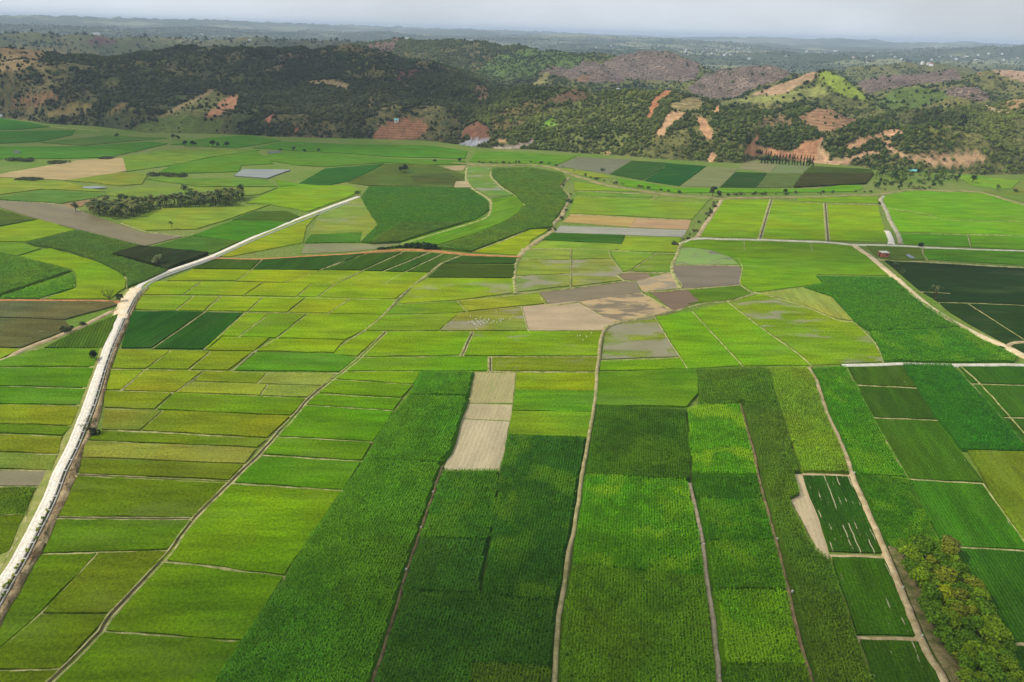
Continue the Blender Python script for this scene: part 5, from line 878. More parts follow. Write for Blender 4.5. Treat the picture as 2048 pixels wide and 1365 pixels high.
# ------------------------------------------------------------------ plants
def crown(name, blobs, n, size, seed, flat=0.0, mat=None, up=0.35):
    g = np.random.default_rng(seed); wv = np.array([b[3] * b[4] for b in blobs]); wv = wv / wv.sum(); idx = g.choice(len(blobs), n, p=wv); Bm = np.array(blobs)[idx]
    d = g.normal(0, 1, (n, 3)); d /= np.linalg.norm(d, axis=1)[:, None]; d[:, 2] = np.where(d[:, 2] < -0.5, -d[:, 2], d[:, 2])
    rad = g.uniform(0.45, 1.08, n) ** 0.6; c = Bm[:, :3] + d * Bm[:, 3:] * rad[:, None]
    nn = d + g.normal(0, .55, (n, 3)); nn[:, 2] += up; nn /= np.linalg.norm(nn, axis=1)[:, None]
    t = np.cross(nn, g.normal(0, 1, (n, 3))); t /= np.linalg.norm(t, axis=1)[:, None] + 1e-6; b = np.cross(nn, t); s = size * g.uniform(.6, 1.3, (n, 1))
    V = np.stack([c - t * s * .5 - b * s * .25, c + t * s * .1 - b * s * .55, c + t * s * .6 + b * s * .1, c - t * s * .1 + b * s * .5], 1).reshape(-1, 3)
    me = npmesh(name, V, np.arange(n * 4).reshape(-1, 4)); me.materials.append(mat or M_TREE); return me
def tube(segs, sides=6):
    V = []; Fq = []
    for pts in segs:
        o = len(V)
        for i, (p, r) in enumerate(pts):
            p = Vector(p); q = Vector(pts[min(i + 1, len(pts) - 1)][0]) - Vector(pts[max(i - 1, 0)][0]); q.normalize(); a = q.orthogonal().normalized(); b = q.cross(a)
            for k in range(sides): w_ = p + (a * math.cos(6.2832 * k / sides) + b * math.sin(6.2832 * k / sides)) * r; V.append(w_[:])
        for i in range(len(pts) - 1):
            for k in range(sides): Fq.append((o + i * sides + k, o + i * sides + (k + 1) % sides, o + (i + 1) * sides + (k + 1) % sides, o + (i + 1) * sides + k))
    return V, Fq
def trunk(name, h, r, limbs, mat=None):
    s = [[((0, 0, -0.2), r * 1.25), ((0.04 * h, 0, h * .5), r), ((0.02 * h, .03 * h, h), r * .75)]]
    for x, y, z in limbs: s.append([((0.02 * h, .03 * h, h * .9), r * .6), ((x * .6, y * .6, h + (z - h) * .45), r * .42), ((x, y, z), r * .15)])
    V, Q = tube(s); me = npmesh(name, V, Q, smooth=True); me.materials.append(mat or M_BARK); return me
PROTO = {}
def proto(kind):
    if kind in PROTO: return PROTO[kind]
    base, k = kind.rsplit('.', 1); sd = int(k) * 13 + len(base); g = random.Random(sd)
    if base == 'orchard':
        bl = [(g.uniform(-1.2, 1.2), g.uniform(-1.2, 1.2), g.uniform(2.6, 4.0), g.uniform(1.0, 1.5), g.uniform(1.0, 1.5), g.uniform(.8, 1.2)) for _ in range(7)] + [(0, 0, 3.6, 1.7, 1.7, 1.3)]
        r = (trunk('trunk', 1.6, .16, [b[:3] for b in bl[:5]]), crown('crown', bl, 950, .46, sd))
    elif base == 'broad':
        bl = [(g.uniform(-1.5, 1.5), g.uniform(-1.5, 1.5), g.uniform(2.6, 4.6), g.uniform(.9, 1.6), g.uniform(.9, 1.6), g.uniform(.8, 1.3)) for _ in range(7)]
        r = (trunk('trunk', 1.7, .17, [b[:3] for b in bl[:5]]), crown('crown', bl, 420, .6, sd))
    elif base == 'bush':
        bl = [(g.uniform(-.7, .7), g.uniform(-.7, .7), g.uniform(.5, 1.0), g.uniform(.5, .9), g.uniform(.5, .9), g.uniform(.4, .8)) for _ in range(4)]
        r = (trunk('stem', .4, .06, [b[:3] for b in bl]), crown('crown', bl, 170, .38, sd))
    elif base == 'narrow':
        bl = [(0, 0, .9 + j * .75, .75 - j * .13, .75 - j * .13, .6) for j in range(5)]
        r = (trunk('trunk', 3.2, .09, []), crown('crown', bl, 160, .42, sd))
    elif base == 'tallthin':
        bl = [(g.uniform(-.8, .8), g.uniform(-.8, .8), 3 + j * 1.2, 1.1 + .2 * math.sin(j), 1.1, .9) for j in range(6)]
        r = (trunk('trunk', 7.0, .18, [b[:3] for b in bl[:4]]), crown('crown', bl, 380, .6, sd))
    elif base == 'bare':
        lm = [(g.uniform(-2, 2), g.uniform(-2, 2), g.uniform(3, 5.2)) for _ in range(14)]
        bl = [(x, y, z, .8, .8, .6) for x, y, z in lm]
        r = (trunk('trunk', 1.6, .16, lm), crown('crown', bl, 150, .32, sd))
    elif base == 'sapling':
        bl = [(0, 0, .9, .38, .38, .4), (.2, .1, 1.2, .3, .3, .3)]
        r = (trunk('stem', .9, .03, []), crown('crown', bl, 60, .26, sd))
    elif base == 'palm':
        h = 5.2 + g.uniform(-.8, 1.2); s = [[((0, 0, -.2), .2), ((.15, 0, h * .4), .15), ((.35 * g.uniform(-1, 1), .3 * g.uniform(-1, 1), h), .12)]]; top = Vector(s[0][-1][0])
        V, Q = tube(s); tm = npmesh('trunk', V, Q, smooth=True); tm.materials.append(M_BARK)
        V = []; Q = []
        for f in range(20):
            a = f * 2.399 + g.uniform(-.3, .3); el = R_(g.uniform(-15, 75)); L_ = g.uniform(2.3, 3.1); n = 6; o = len(V); side = Vector((-math.sin(a), math.cos(a), 0))
            p = top.copy(); e = el
            for i in range(n + 1):
                wd = .48 * math.sin(math.pi * min(1, (i + .35) / (n + .6))) + .03; dr = .22 * wd
                V += [(p - side * wd - Vector((0, 0, dr)))[:], p[:], (p + side * wd - Vector((0, 0, dr)))[:]]
                p = p + Vector((math.cos(a) * math.cos(e), math.sin(a) * math.cos(e), math.sin(e))) * (L_ / n); e -= R_(17)
            for i in range(n): Q += [(o + i * 3, o + i * 3 + 1, o + i * 3 + 4, o + i * 3 + 3), (o + i * 3 + 1, o + i * 3 + 2, o + i * 3 + 5, o + i * 3 + 4)]
        cm = npmesh('crown', V, Q); cm.materials.append(M_PALM); r = (tm, cm)
    PROTO[kind] = r; return r
def zat(x, y):
    r = math.hypot(x, y)
    return float(hills_h(np.array([x]), np.array([y]))[0]) if r > 640 else 0.05
def plant(kind, x, y, name, label, cat, group=None, s=1.0, col=(70, 96, 36), z=None):
    tm, cm = proto(kind); t = empty(name, (x, y, max(0.0, zat(x, y)) if z is None else z), random.uniform(0, 6.28), s * random.uniform(.92, 1.08)); tag(t, label, cat, group)
    a = bpy.data.objects.new(tm.name.split('.')[0], tm); COL.objects.link(a); a.parent = t
    b = bpy.data.objects.new('crown', cm); COL.objects.link(b); b.parent = t; j = random.uniform(.85, 1.15); b.color = (*[v * j for v in lin(col)], 1)
    return t
# orchard block at the lower right
OR = [(1791,1102),(1892,1104),(1914,1140),(1945,1192),(1975,1237),(1993,1284),(2036,1362),(2098,1480),(1985,1480),(1915,1367),(1868,1285),(1838,1218),(1812,1156)]
og = [G(*p) for p in OR]; og_l = [tuple(p) for p in og]; xs = [p[0] for p in og]; ys = [p[1] for p in og]
ax = Vector(G(1868, 1283)) - Vector(G(1985, 1480)); ax.normalize(); k = 0; yl = Vector(G(1893, 1217))
pts = []
yy = min(ys)
while yy < max(ys):
    xx = min(xs)
    while xx < max(xs):
        x = xx + random.uniform(-.7, .7); y = yy + random.uniform(-.7, .7)
        if inpoly(np.array([x]), np.array([y]), og_l)[0]: pts.append((x, y))
        xx += 2.9
    yy += 2.8
iy = min(range(len(pts)), key=lambda i: (pts[i][0] - yl.x) ** 2 + (pts[i][1] - yl.y) ** 2)
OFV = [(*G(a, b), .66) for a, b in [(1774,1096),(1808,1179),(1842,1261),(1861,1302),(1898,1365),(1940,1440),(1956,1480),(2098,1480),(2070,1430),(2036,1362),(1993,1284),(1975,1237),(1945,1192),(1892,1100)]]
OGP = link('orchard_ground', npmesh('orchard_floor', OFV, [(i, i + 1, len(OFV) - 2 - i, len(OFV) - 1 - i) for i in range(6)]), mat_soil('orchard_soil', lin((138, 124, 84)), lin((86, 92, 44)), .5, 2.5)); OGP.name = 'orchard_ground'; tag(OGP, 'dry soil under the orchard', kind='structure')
for i, (x, y) in enumerate(pts):
    if i == iy: plant('orchard.0', x, y, 'orchard_tree', 'brightest yellow leaved tree in the middle of the orchard block', 'tree', 'orchard trees', 1.12, (138, 148, 18), 0.1); continue
    e = random.random(); right = min((x - px_) ** 2 + (y - py_) ** 2 for px_, py_ in og_l[1:7])
    c = (98, 122, 18) if e < .45 else (76, 106, 16) if e < .85 else (104, 112, 24)
    if right < 6 and random.random() < .3: c = (96, 100, 36)
    plant('orchard.%d' % random.randrange(7), x, y, 'orchard_tree', 'dense leafy fruit tree packed in the orchard block beside the dirt path', 'tree', 'orchard trees', random.uniform(.8, 1.12), c, 0.1)
# coconut grove
PG = [(165,424),(215,412),(300,410),(400,400),(480,394),(492,397),(462,413),(325,417),(262,439),(225,440),(190,433)]
pg = [G(*p) for p in PG]; xs = [p[0] for p in pg]; ys = [p[1] for p in pg]; yy = min(ys)
while yy < max(ys):
    xx = min(xs)
    while xx < max(xs):
        x = xx + random.uniform(-1.3, 1.3); y = yy + random.uniform(-1.3, 1.3)
        if inpoly(np.array([x]), np.array([y]), pg)[0]:
            plant('palm.%d' % random.randrange(6), x, y, 'coconut_palm', 'bushy young coconut palm crowded in the long palm grove', 'palm', 'palms of the grove', random.uniform(.85, 1.25), random.choice([(92, 96, 44), (74, 86, 36), (104, 104, 52), (56, 70, 30)]))
        xx += 3.5
    yy += 4.2
plant('palm.3', *G(152, 424), 'coconut_palm', 'lone palm at the left tip of the palm grove', 'palm', None, 1.1, (64, 76, 36))
plant('palm.4', *G(372, 397), 'coconut_palm', 'taller palm standing up behind the middle of the palm grove', 'palm', None, 1.35, (62, 78, 36))
plant('palm.1', *G(485, 395), 'coconut_palm', 'dark palm at the right tip of the palm grove', 'palm', None, 1.35, (50, 66, 32))
plant('palm.2', *G(344, 459), 'coconut_palm', 'small solitary palm standing in the pale paddy before the grove', 'palm', None, .8, (70, 84, 38))
# single trees of the plain: photo position, kind, scale, colour, label
for px, py, kd, s, c, lb in [
 (124,250,'broad.1',1.7,(40,60,32),'round dark tree at the left foot of the dark hill'), (234,277,'broad.2',1.0,(52,72,36),'small round tree between the far green paddies on the left'),
 (346,279,'broad.3',1.2,(54,72,38),'taller of two close trees below the olive knoll'), (357,282,'broad.4',1.1,(52,70,36),'shorter of two close trees below the olive knoll'),
 (370,294,'broad.0',1.15,(34,52,30),'left tree of the dark pair in the far left paddies'), (388,295,'broad.2',1.25,(32,50,28),'right tree of the dark pair in the far left paddies'),
 (426,295,'broad.5',1.25,(36,54,30),'left tree of three dark trees in a row, far left valley'), (437,295,'broad.1',1.0,(36,54,30),'middle tree of three dark trees in a row, far left valley'), (453,295,'broad.3',1.15,(38,56,32),'right tree of three dark trees in a row, far left valley'),
 (588,303,'broad.4',.8,(44,62,34),'largest of the scattered low trees at the middle hill foot'), (562,302,'bush.1',1.6,(44,62,34),'leftmost of the scattered low trees at the middle hill foot'), (609,304,'bush.2',1.8,(44,62,34),'low tree right of the largest scattered one'), (637,305,'broad.1',.7,(48,66,36),'small lone tree farther right at the middle hill foot'),
 (810,346,'broad.2',1.35,(36,56,34),'wide dark tree standing in the dull green field'), (802,347,'broad.5',1.1,(36,56,34),'left half of the wide dark clump in the dull green field'), (919,326,'broad.1',.95,(40,60,34),'round tree above the tan dry strip'), (870,324,'bush.3',1.6,(44,62,34),'bush left of the round tree above the tan strip'),
 (716,393,'broad.3',.9,(86,104,46),'green tree at the far end of the white road'), (318,533,'broad.4',1.15,(118,124,78),'pale grey green round tree at the dark shrub plot'), (219,603,'bare.1',1.0,(82,92,46),'airy flat topped tree above the orange path by the junction'),
 (240,605,'broad.0',.75,(52,68,32),'dark leaning tree at the road junction'), (137,664,'bush.0',2.0,(70,78,44),'rounded bush beside the slanting earth path'), (166,652,'bush.1',1.2,(66,74,42),'small bush beside the slanting earth path nearer the junction'),
 (190,720,'broad.1',.68,(28,44,22),'dark small tree on the left verge of the white road'), (198,729,'bare.0',.45,(96,84,58),'brown leafless shrub just below the dark roadside tree'), (181,868,'bare.2',.95,(92,98,54),'scraggly grey green tree over the canal beside the white road'), (188,872,'bush.3',1.5,(52,60,34),'dark bush form added for the shade under the scraggly canal tree'),  # last bush stands in for the shadow beneath the scraggly canal tree
 (1841,495,'bush.2',1.9,(26,40,20),'dark bush on the track right of the red brick hut'), (1869,600,'bare.3',1.45,(104,112,72),'grey leafless tree at the edge of the darkest field'), (1788,537,'bare.1',.9,(96,116,72),'thin bare sapling near the road below the hut'), (1803,552,'bare.2',.7,(90,110,64),'second thin bare sapling farther down the road'),
 (1944,367,'broad.5',1.3,(52,78,30),'round green tree by the isolated bright paddy'), (1995,381,'broad.2',1.05,(84,100,48),'smaller pale tree below the isolated bright paddy'), (2030,385,'bush.1',1.8,(56,76,36),'low bush near the right edge by two dirt tracks'), (1758,409,'bush.2',1.3,(56,68,36),'bush at the head of the grey lane'),
 (1425,393,'broad.4',1.5,(56,66,44),'big grey green bushy tree where the shrubby canal bends'), (1437,396,'broad.1',1.2,(62,70,46),'second grey green bushy tree at the canal bend'), (1571,388,'broad.3',.8,(50,70,34),'small tree on the canal bank above the bright paddies'), (1206,342,'bush.0',1.7,(70,86,44),'bush at the head of the curving bank'),
 (1930,234,'tallthin.1',2.6,(52,62,46),'tall bare slender tree on the right hillside crest')]:
    plant(kd, *G(px, py) if py > 240 else RZ(px, py, 900)[:2], 'palm' if kd.startswith('palm') else 'bush' if kd.startswith('bush') else 'tree', lb, 'bush' if kd.startswith('bush') else 'tree', None, s, c)
# shrubs along the orange path
for i, px in enumerate([757,762,767,771,776,780,785,790,795,800,804,808,812,817,821,825,830,835,840,845,850,854,858,868]):
    big = 0.9 + 1.6 * min(1, max(0, (px - 790) / 60)); plant('bush.%d' % (i % 5), *G(px, 500 - 3 * math.sin((px - 757) / 110 * 3.1)), 'bush', 'dark shrub in the row on the upper side of the orange path', 'bush', 'row of shrubs by the orange path', big * random.uniform(.8, 1.2), random.choice([(44, 70, 30), (56, 80, 34), (36, 60, 28)]))
# scrub along the earthen canal
CB = curve_pts([(930,327),(1000,328),(1060,327),(1105,331),(1150,346),(1200,361),(1260,374),(1348,386),(1440,392),(1520,391),(1600,390),(1700,387),(1752,386)])
for i in range(64):
    p = random.choice(CB); plant('bush.%d' % random.randrange(5), p.x + random.uniform(-3, 3), p.y + random.uniform(0, 5), 'bush', 'low scrubby bush on the broad canal bank of the far valley', 'bush', 'scrub on the canal bank', random.uniform(.6, 1.5), random.choice([(74, 84, 44), (60, 74, 38), (92, 92, 54)]))
CB2 = curve_pts([(1444,404),(1432,420),(1411,450),(1394,474),(1378,482),(1362,493)])
for i in range(22):
    p = random.choice(CB2); plant('bush.%d' % random.randrange(5), p.x - random.uniform(1, 5), p.y + random.uniform(-1, 3), 'bush', 'dry bush along the earth track left of the bright paddies', 'bush', 'bushes along the curving earth track', random.uniform(.6, 1.4), random.choice([(92, 90, 58), (72, 82, 44)]))
CB3 = curve_pts([(1137,358),(1123,372),(1138,394),(1130,414),(1120,436),(1107,446),(1103,462)])
for i in range(18):
    p = random.choice(CB3); plant('bush.%d' % random.randrange(5), p.x + random.uniform(-2, 3), p.y + random.uniform(-1, 2), 'bush', 'small bush on the winding bank at the tail of the olive corn', 'bush', 'bushes on the winding bank', random.uniform(.6, 1.5), random.choice([(84, 92, 48), (64, 84, 38)]))
# young trees in rows under the orange cutting
for i in range(54):
    px = 1523 + (i % 18) * 6 + random.uniform(-1.5, 1.5); py = 319 + (i // 18) * 4.2 + (px - 1523) * .06
    x, y = G(px, py); plant('narrow.%d' % (i % 4), x, y, 'young_tree', 'slim dark young tree in the small plantation under the orange cutting', 'tree', 'young plantation trees', random.uniform(1.0, 1.6), random.choice([(38, 56, 28), (46, 62, 32)]))
# belt of trees round the teal hut
BT = [(1697,318),(1770,312),(1845,325),(1895,345),(1935,374),(1900,380),(1745,381),(1752,345)]
bt = [G(*p) for p in BT]; xs = [p[0] for p in bt]; ys = [p[1] for p in bt]; n = 0
while n < 210:
    x, y = random.uniform(min(xs), max(xs)), random.uniform(min(ys), max(ys))
    if inpoly(np.array([x]), np.array([y]), bt)[0]:
        kd = random.choice(['broad', 'broad', 'broad', 'bush', 'bush', 'bush', 'bush', 'tallthin']); plant('%s.%d' % (kd, random.randrange(5)), x, y, 'bush' if kd == 'bush' else 'tree', {'broad': 'round headed tree in the mixed belt around the teal hut', 'bush': 'bush in the mixed belt around the teal hut', 'tallthin': 'tall thin tree in the mixed belt around the teal hut'}[kd], 'bush' if kd == 'bush' else 'tree', {'broad': 'round trees around the teal hut', 'bush': 'bushes around the teal hut', 'tallthin': 'thin trees around the teal hut'}[kd], random.uniform(.7, 1.5) * (1.3 if kd == 'bush' else .8), random.choice([(72, 98, 34), (96, 116, 44), (56, 80, 30), (112, 120, 56)])); n += 1
# saplings on the canal bank
for px, py in [(97,1030),(89,1046),(84,1057),(77,1069),(77,1086),(58,1111),(49,1131),(39,1138),(37,1146),(29,1160),(25,1172),(20,1176),(12,1183),(12,1201)]:
    x, y = G(px, py); plant('sapling.%d' % random.randrange(3), x, y, 'sapling', 'little yellow green sapling on the rough canal bank', 'sapling', 'saplings on the canal bank', random.uniform(.8, 1.15), random.choice([(150, 150, 20), (96, 120, 30), (128, 138, 24)]), .55)
# reed patches
for px0, px1, py, hgt, lb in [(293,382,352,2.0,'long dark reed patch in the far paddies above the palm grove'), (14,75,322,2.2,'dark scrub patch at the upper edge of the tan dry field'), (99,132,327,1.8,'short dark scrub patch on top of the tan dry field'), (38,80,361,1.6,'olive reed patch on the near edge of the tan dry field'), (205,222,318,1.5,'tiny dark scrub patch at the corner of the tan dry field')]:
    a, b = Vector(G(px0, py)), Vector(G(px1, py)); c = (a + b) / 2; L_ = (b - a).length / 2
    me = crown('reed_patch', [(random.uniform(-L_, L_) * .9, random.uniform(-4, 4), hgt * .45, 3.5, 2.6, hgt * random.uniform(.4, .7)) for _ in range(26)], 1500, .9, int(px0)); o = link('reed_patch', me); o.location = (c.x, c.y, 0.2); o.color = (*lin((74, 82, 40)), 1); tag(o, lb, 'reeds')

# ------------------------------------------------------------------ buildings
def boxes(name, L_, mat, parent=None, bev=0.02):
    bm = bmesh.new()
    for x0, x1, y0, y1, z0, z1 in L_:
        r = bmesh.ops.create_cube(bm, size=1.0); bmesh.ops.scale(bm, vec=(x1 - x0, y1 - y0, z1 - z0), verts=r['verts']); bmesh.ops.translate(bm, vec=((x0 + x1) / 2, (y0 + y1) / 2, (z0 + z1) / 2), verts=r['verts'])
    if bev: bmesh.ops.bevel(bm, geom=bm.edges[:], offset=bev, segments=1)
    me = bpy.data.meshes.new(name); bm.to_mesh(me); bm.free(); return link(name, me, mat, parent)
def mat_brick():
    s = NT('red_brick'); P = s.n('ShaderNodeTexCoord').outputs['Object']; sp = s.n('ShaderNodeSeparateXYZ'); s.l(P, sp.inputs[0]); cb = s.n('ShaderNodeCombineXYZ'); s.l(s.math('ADD', sp.outputs[0], sp.outputs[1]), cb.inputs[0]); s.l(sp.outputs[2], cb.inputs[1])
    b = s.n('ShaderNodeTexBrick'); s.l(cb.outputs[0], b.inputs['Vector']); b.inputs['Scale'].default_value = 4.0; b.inputs['Color1'].default_value = (*lin((196, 104, 72)), 1); b.inputs['Color2'].default_value = (*lin((176, 88, 60)), 1); b.inputs['Mortar'].default_value = (*lin((170, 130, 104)), 1)
    s.base(s.scale(b.outputs[0], s.ramp(s.noise(P, 1.2, 4), .3, .7, .75, 1.2))); return s.m
M_BRICK = mat_brick(); M_ROOFP = mat_soil('pale_sheet_roof', lin((226, 222, 214)), lin((206, 200, 190)), 1.0, 6, .6, .02); M_DARKIN = mat_soil('dark_opening', lin((40, 32, 28)), lin((30, 26, 22)), 1, 3); M_WOOD = mat_soil('weathered_wood', lin((120, 98, 74)), lin((96, 78, 58)), 2, 9)
x, y = G(1769, 516); hut = empty('brick_hut', (x, y, 0.3), R_(4)); tag(hut, 'small red brick hut with a pale flat roof beside the sandy road', 'hut')
W, D_, H_ = 4.6, 3.6, 2.8
boxes('wall', [(-W / 2, W / 2, -.1, .1, -.4, H_ - .003), (-W / 2, W / 2, D_ - .2, D_, -.4, H_ - .003), (W / 2 - .2, W / 2, .103, D_ - .203, -.4, H_ - .003), (-W / 2, -W / 2 + .2, .103, 1.2, -.4, H_ - .003), (-W / 2, -W / 2 + .2, 2.5, D_ - .203, -.4, H_ - .003), (-W / 2, -W / 2 + .2, 1.203, 2.497, 2.1, H_ - .003)], M_BRICK, hut, 0)
boxes('roof', [(-W / 2 - .25, W / 2 + .25, -.35, D_ + .2, H_, H_ + .12)] + [(-W / 2 - .25, W / 2 + .25, -.3 + k * .5, -.22 + k * .5, H_ + .115, H_ + .155) for k in range(8)], M_ROOFP, hut)
dr = boxes('door', [(-W / 2 - .03, -W / 2 + .02, 1.25, 2.45, -.2, 2.05)], M_DARKIN, hut); boxes('handle', [(-W / 2 - .07, -W / 2 - .035, 1.34, 1.40, .9, 1.1)], M_CONC, dr)
wn = boxes('window', [(.55, 1.35, -.13, -.06, 1.1, 1.9)], M_DARKIN, hut); boxes('frame', [(.48, .545, -.16, -.06, 1.03, 1.97), (1.355, 1.42, -.16, -.06, 1.03, 1.97), (.55, 1.35, -.16, -.06, 1.03, 1.095), (.55, 1.35, -.16, -.06, 1.905, 1.97)], M_WOOD, wn)
pw = npmesh('pool', [(*G(a, b), .33 + NF[0] * .0015 + .05) for a, b in [(1809,512),(1818,511),(1830,519),(1822,520)]], [(0, 1, 2, 3)])
M_WATER = NT('pool_water'); M_WATER.base((.10, .12, .10)); M_WATER.b.inputs['Roughness'].default_value = .12; M_WATER.b.inputs['Specular IOR Level'].default_value = .5; tag(link('water', pw, M_WATER.m), 'small blue grey pool of water right of the red brick hut', kind='structure')
if pw.polygons[0].normal.z < 0: pw.flip_normals()
for q, lb in [([(26,304),(38,303),(44,307),(30,309)], 'small pool glinting in the far left paddy'), ([(163,376),(190,374),(217,377),(195,379),(170,379)], 'thin pool behind the palm grove'), ([(533,305),(560,303),(563,307),(540,309)], 'pale far pool left of the hill foot trees')]:
    m_ = npmesh('water', [(*G(a, b), .75) for a, b in q], None, [(0, i, i + 1) for i in range(1, len(q) - 1)])
    if m_.polygons[0].normal.z < 0: m_.flip_normals()
    tag(link('water', m_, M_WATER.m), lb, kind='structure')
def hit(px, py, d0=700, d1=9000):
    d = ray(px, py); h = math.hypot(d.x, d.y); t = np.linspace(d0, d1, 2500); X = d.x / h * t; Y = d.y / h * t; Z = CAM_H + d.z / h * t
    k = np.nonzero(Z <= hills_h(X, Y))[0]
    return (X[k[0]], Y[k[0]], Z[k[0]]) if len(k) else None
def house(p, w_, dd, h_, name, label, wm, rm, group=None, cat='house', rz=0.0):
    t = empty(name, (p[0], p[1], p[2] - .4), rz); tag(t, label, cat, group)
    boxes('wall', [(-w_ / 2, w_ / 2, -dd / 2, dd / 2, -1.5, h_)], wm, t, 0); bm = bmesh.new(); o = .3
    v = [bm.verts.new(c) for c in [(-w_ / 2 - o, -dd / 2 - o, h_ + .01), (w_ / 2 + o, -dd / 2 - o, h_ + .01), (w_ / 2 + o, dd / 2 + o, h_ + .01), (-w_ / 2 - o, dd / 2 + o, h_ + .01), (-w_ / 2 - o, 0, h_ + dd * .28), (w_ / 2 + o, 0, h_ + dd * .28)]]
    for f in [(0, 1, 5, 4), (2, 3, 4, 5), (0, 4, 3), (1, 2, 5), (3, 2, 1, 0)]: bm.faces.new([v[i] for i in f])
    me = bpy.data.meshes.new('roof'); bm.to_mesh(me); bm.free(); link('roof', me, rm, t)
    boxes('door', [(-.45, .45, -dd / 2 - .04, -dd / 2 + .02, -.2, 1.9)], M_WOOD, t, 0); return t
M_WHITE = mat_soil('white_wall', (.80, .79, .76), (.7, .69, .66), .3, 2, .7, .02); M_TEAL = mat_soil('teal_roof', lin((120, 190, 185)), lin((100, 170, 170)), .5, 3, .5, .02); M_TILE = mat_soil('red_roof', lin((176, 98, 76)), lin((150, 84, 64)), .5, 3); M_GREYR = mat_soil('grey_roof', lin((196, 198, 196)), lin((170, 172, 172)), .5, 3, .5)
for px, py, w_, dd, h_, nm, lb, wm, rm in [(793,243,5,4,2.4,'hill_hut','tiny pale teal roofed hut on top of the terraced orange knoll',M_WHITE,M_TEAL), (1824,346,7,5,2.6,'garden_hut','teal roofed hut hidden among the belt of trees at the right',M_WOOD,M_TEAL), (1085,236,6,3,2.2,'hill_hut','low pale roofed shed above the small green hillside field',M_WOOD,M_GREYR), (1236,180,6,4,2.3,'hill_hut','pale roofed hut high on the bushy right hill',M_WHITE,M_GREYR),
                                     (3,235,8,5,2.5,'farm_hut','white hut at the left edge where the paddies meet the hill',M_WHITE,M_GREYR), (814,80,9,7,4,'hill_house','white house on the crest of the blue green middle hill',M_WHITE,M_GREYR), (1498,119,16,9,6,'hill_house','white house behind the brown rounded hill',M_WHITE,M_GREYR), (1671,104,34,14,9,'town_hall','long white building in the distant plain',M_WHITE,M_GREYR), (193,70,18,8,4,'hill_house','long white building on the far left ridge',M_WHITE,M_GREYR), (500,82,10,6,4,'hill_house','pale building at the right end of the red earth ridge',M_WHITE,M_GREYR), (404,70,12,8,5,'hill_house','white house on the far wooded ridge',M_WHITE,M_GREYR)]:
    p = hit(px, py, 640); 
    if p: house(p, w_, dd, h_, nm, lb, wm, rm, None, 'hut' if 'hut' in nm else 'house', math.atan2(p[0], p[1]) * -1)
n = 0
for i in range(400):
    zone = random.choice([(1430,1500,88,112), (1370,1480,98,112), (1560,1960,102,132), (1700,1960,112,134), (1186,1260,92,104), (1880,2040,106,122)])
    p = hit(random.uniform(*zone[:2]), random.uniform(*zone[2:]), 1900)
    if p is None or n >= 64: continue
    r = math.hypot(p[0], p[1]); s = r / 3000; house(p, random.uniform(7, 12) * s ** .5, 6 * s ** .5, random.uniform(3.5, 6), 'town_house', 'tiny pale house of the town scattered over the hazy distant plain', 'W' and M_WHITE, random.choice([M_GREYR, M_GREYR, M_WHITE, M_TILE]), 'houses of the distant town', 'house', random.uniform(0, 3)); n += 1

# ------------------------------------------------------------------ egrets, valves, person
def egret_mesh():
    sp = [((-.34, 0, .50), .02), ((-.22, 0, .53), .09), ((0, 0, .56), .13), ((.16, 0, .60), .10), ((.24, 0, .68), .045), ((.22, 0, .78), .034), ((.28, 0, .88), .03), ((.32, 0, .94), .042), ((.38, 0, .94), .03), ((.50, 0, .92), .008)]
    lg = [[((.0, s * .05, .5), .018), ((.03, s * .05, .26), .012), ((.0, s * .05, 0), .012), ((.08, s * .05, -.02), .008)] for s in (-1, 1)]
    V, Q = tube([sp] + lg, 8); me = npmesh('egret', V, Q, smooth=True); return me
em = egret_mesh(); em.materials.append(mat_soil('white_feathers', (.85, .85, .82), (.78, .78, .74), 3, 9, .7, .01))
def egret(px, py, label, group):
    x, y = G(px, py, .4); o = bpy.data.objects.new('egret', em); COL.objects.link(o); o.location = (x, y, .28 + NF[0] * .001); o.rotation_euler = (0, 0, random.uniform(0, 6.28)); o.scale = (.95, .95, .95); tag(o, label, 'bird', group)
for px, py in [(937,647),(942,647),(944,645),(941,635),(948,650),(949,651),(951,652),(951,641),(953,641),(955,645),(956,646),(958,648),(960,642),(960.5,638),(961,646),(961,652),(964,645),(966,648),(967,643),(970,641),(972,644),(977,643),(978,641),(987,646),(988,645),(994,647),(998,640),(1000,644),(1003,641),(1006.5,641.5),(1007.5,641),(1020,641),(957,651),(946,648),(962,644),(969,649),(1026,634),(992,627),(954,655),(974,647),(983,648),(1002,646)]:
    egret(px, py, 'white egret feeding with its flock in the muddy green paddy', 'egrets of the flock')
egret(953.4, 661, 'lone white egret on the bund below the feeding flock', None)
for px, py in [(1155,675),(1160,674),(1166,683),(1173,676),(1183,669)]: egret(px, py, 'white egret scattered in the wide paddy below the flooded field', 'egrets of the second paddy')
bm = bmesh.new(); r = bmesh.ops.create_cone(bm, cap_ends=True, segments=12, radius1=.42, radius2=.36, depth=.9); bmesh.ops.translate(bm, vec=(0, 0, .45), verts=bm.verts); f = max(bm.faces, key=lambda q: q.calc_center_median().z); i_ = bmesh.ops.inset_individual(bm, faces=[f], thickness=.09); bmesh.ops.translate(bm, vec=(0, 0, -.3), verts=f.verts[:])
vm = bpy.data.meshes.new('water_outlet'); bm.to_mesh(vm); bm.free(); vm.materials.append(M_CONC)
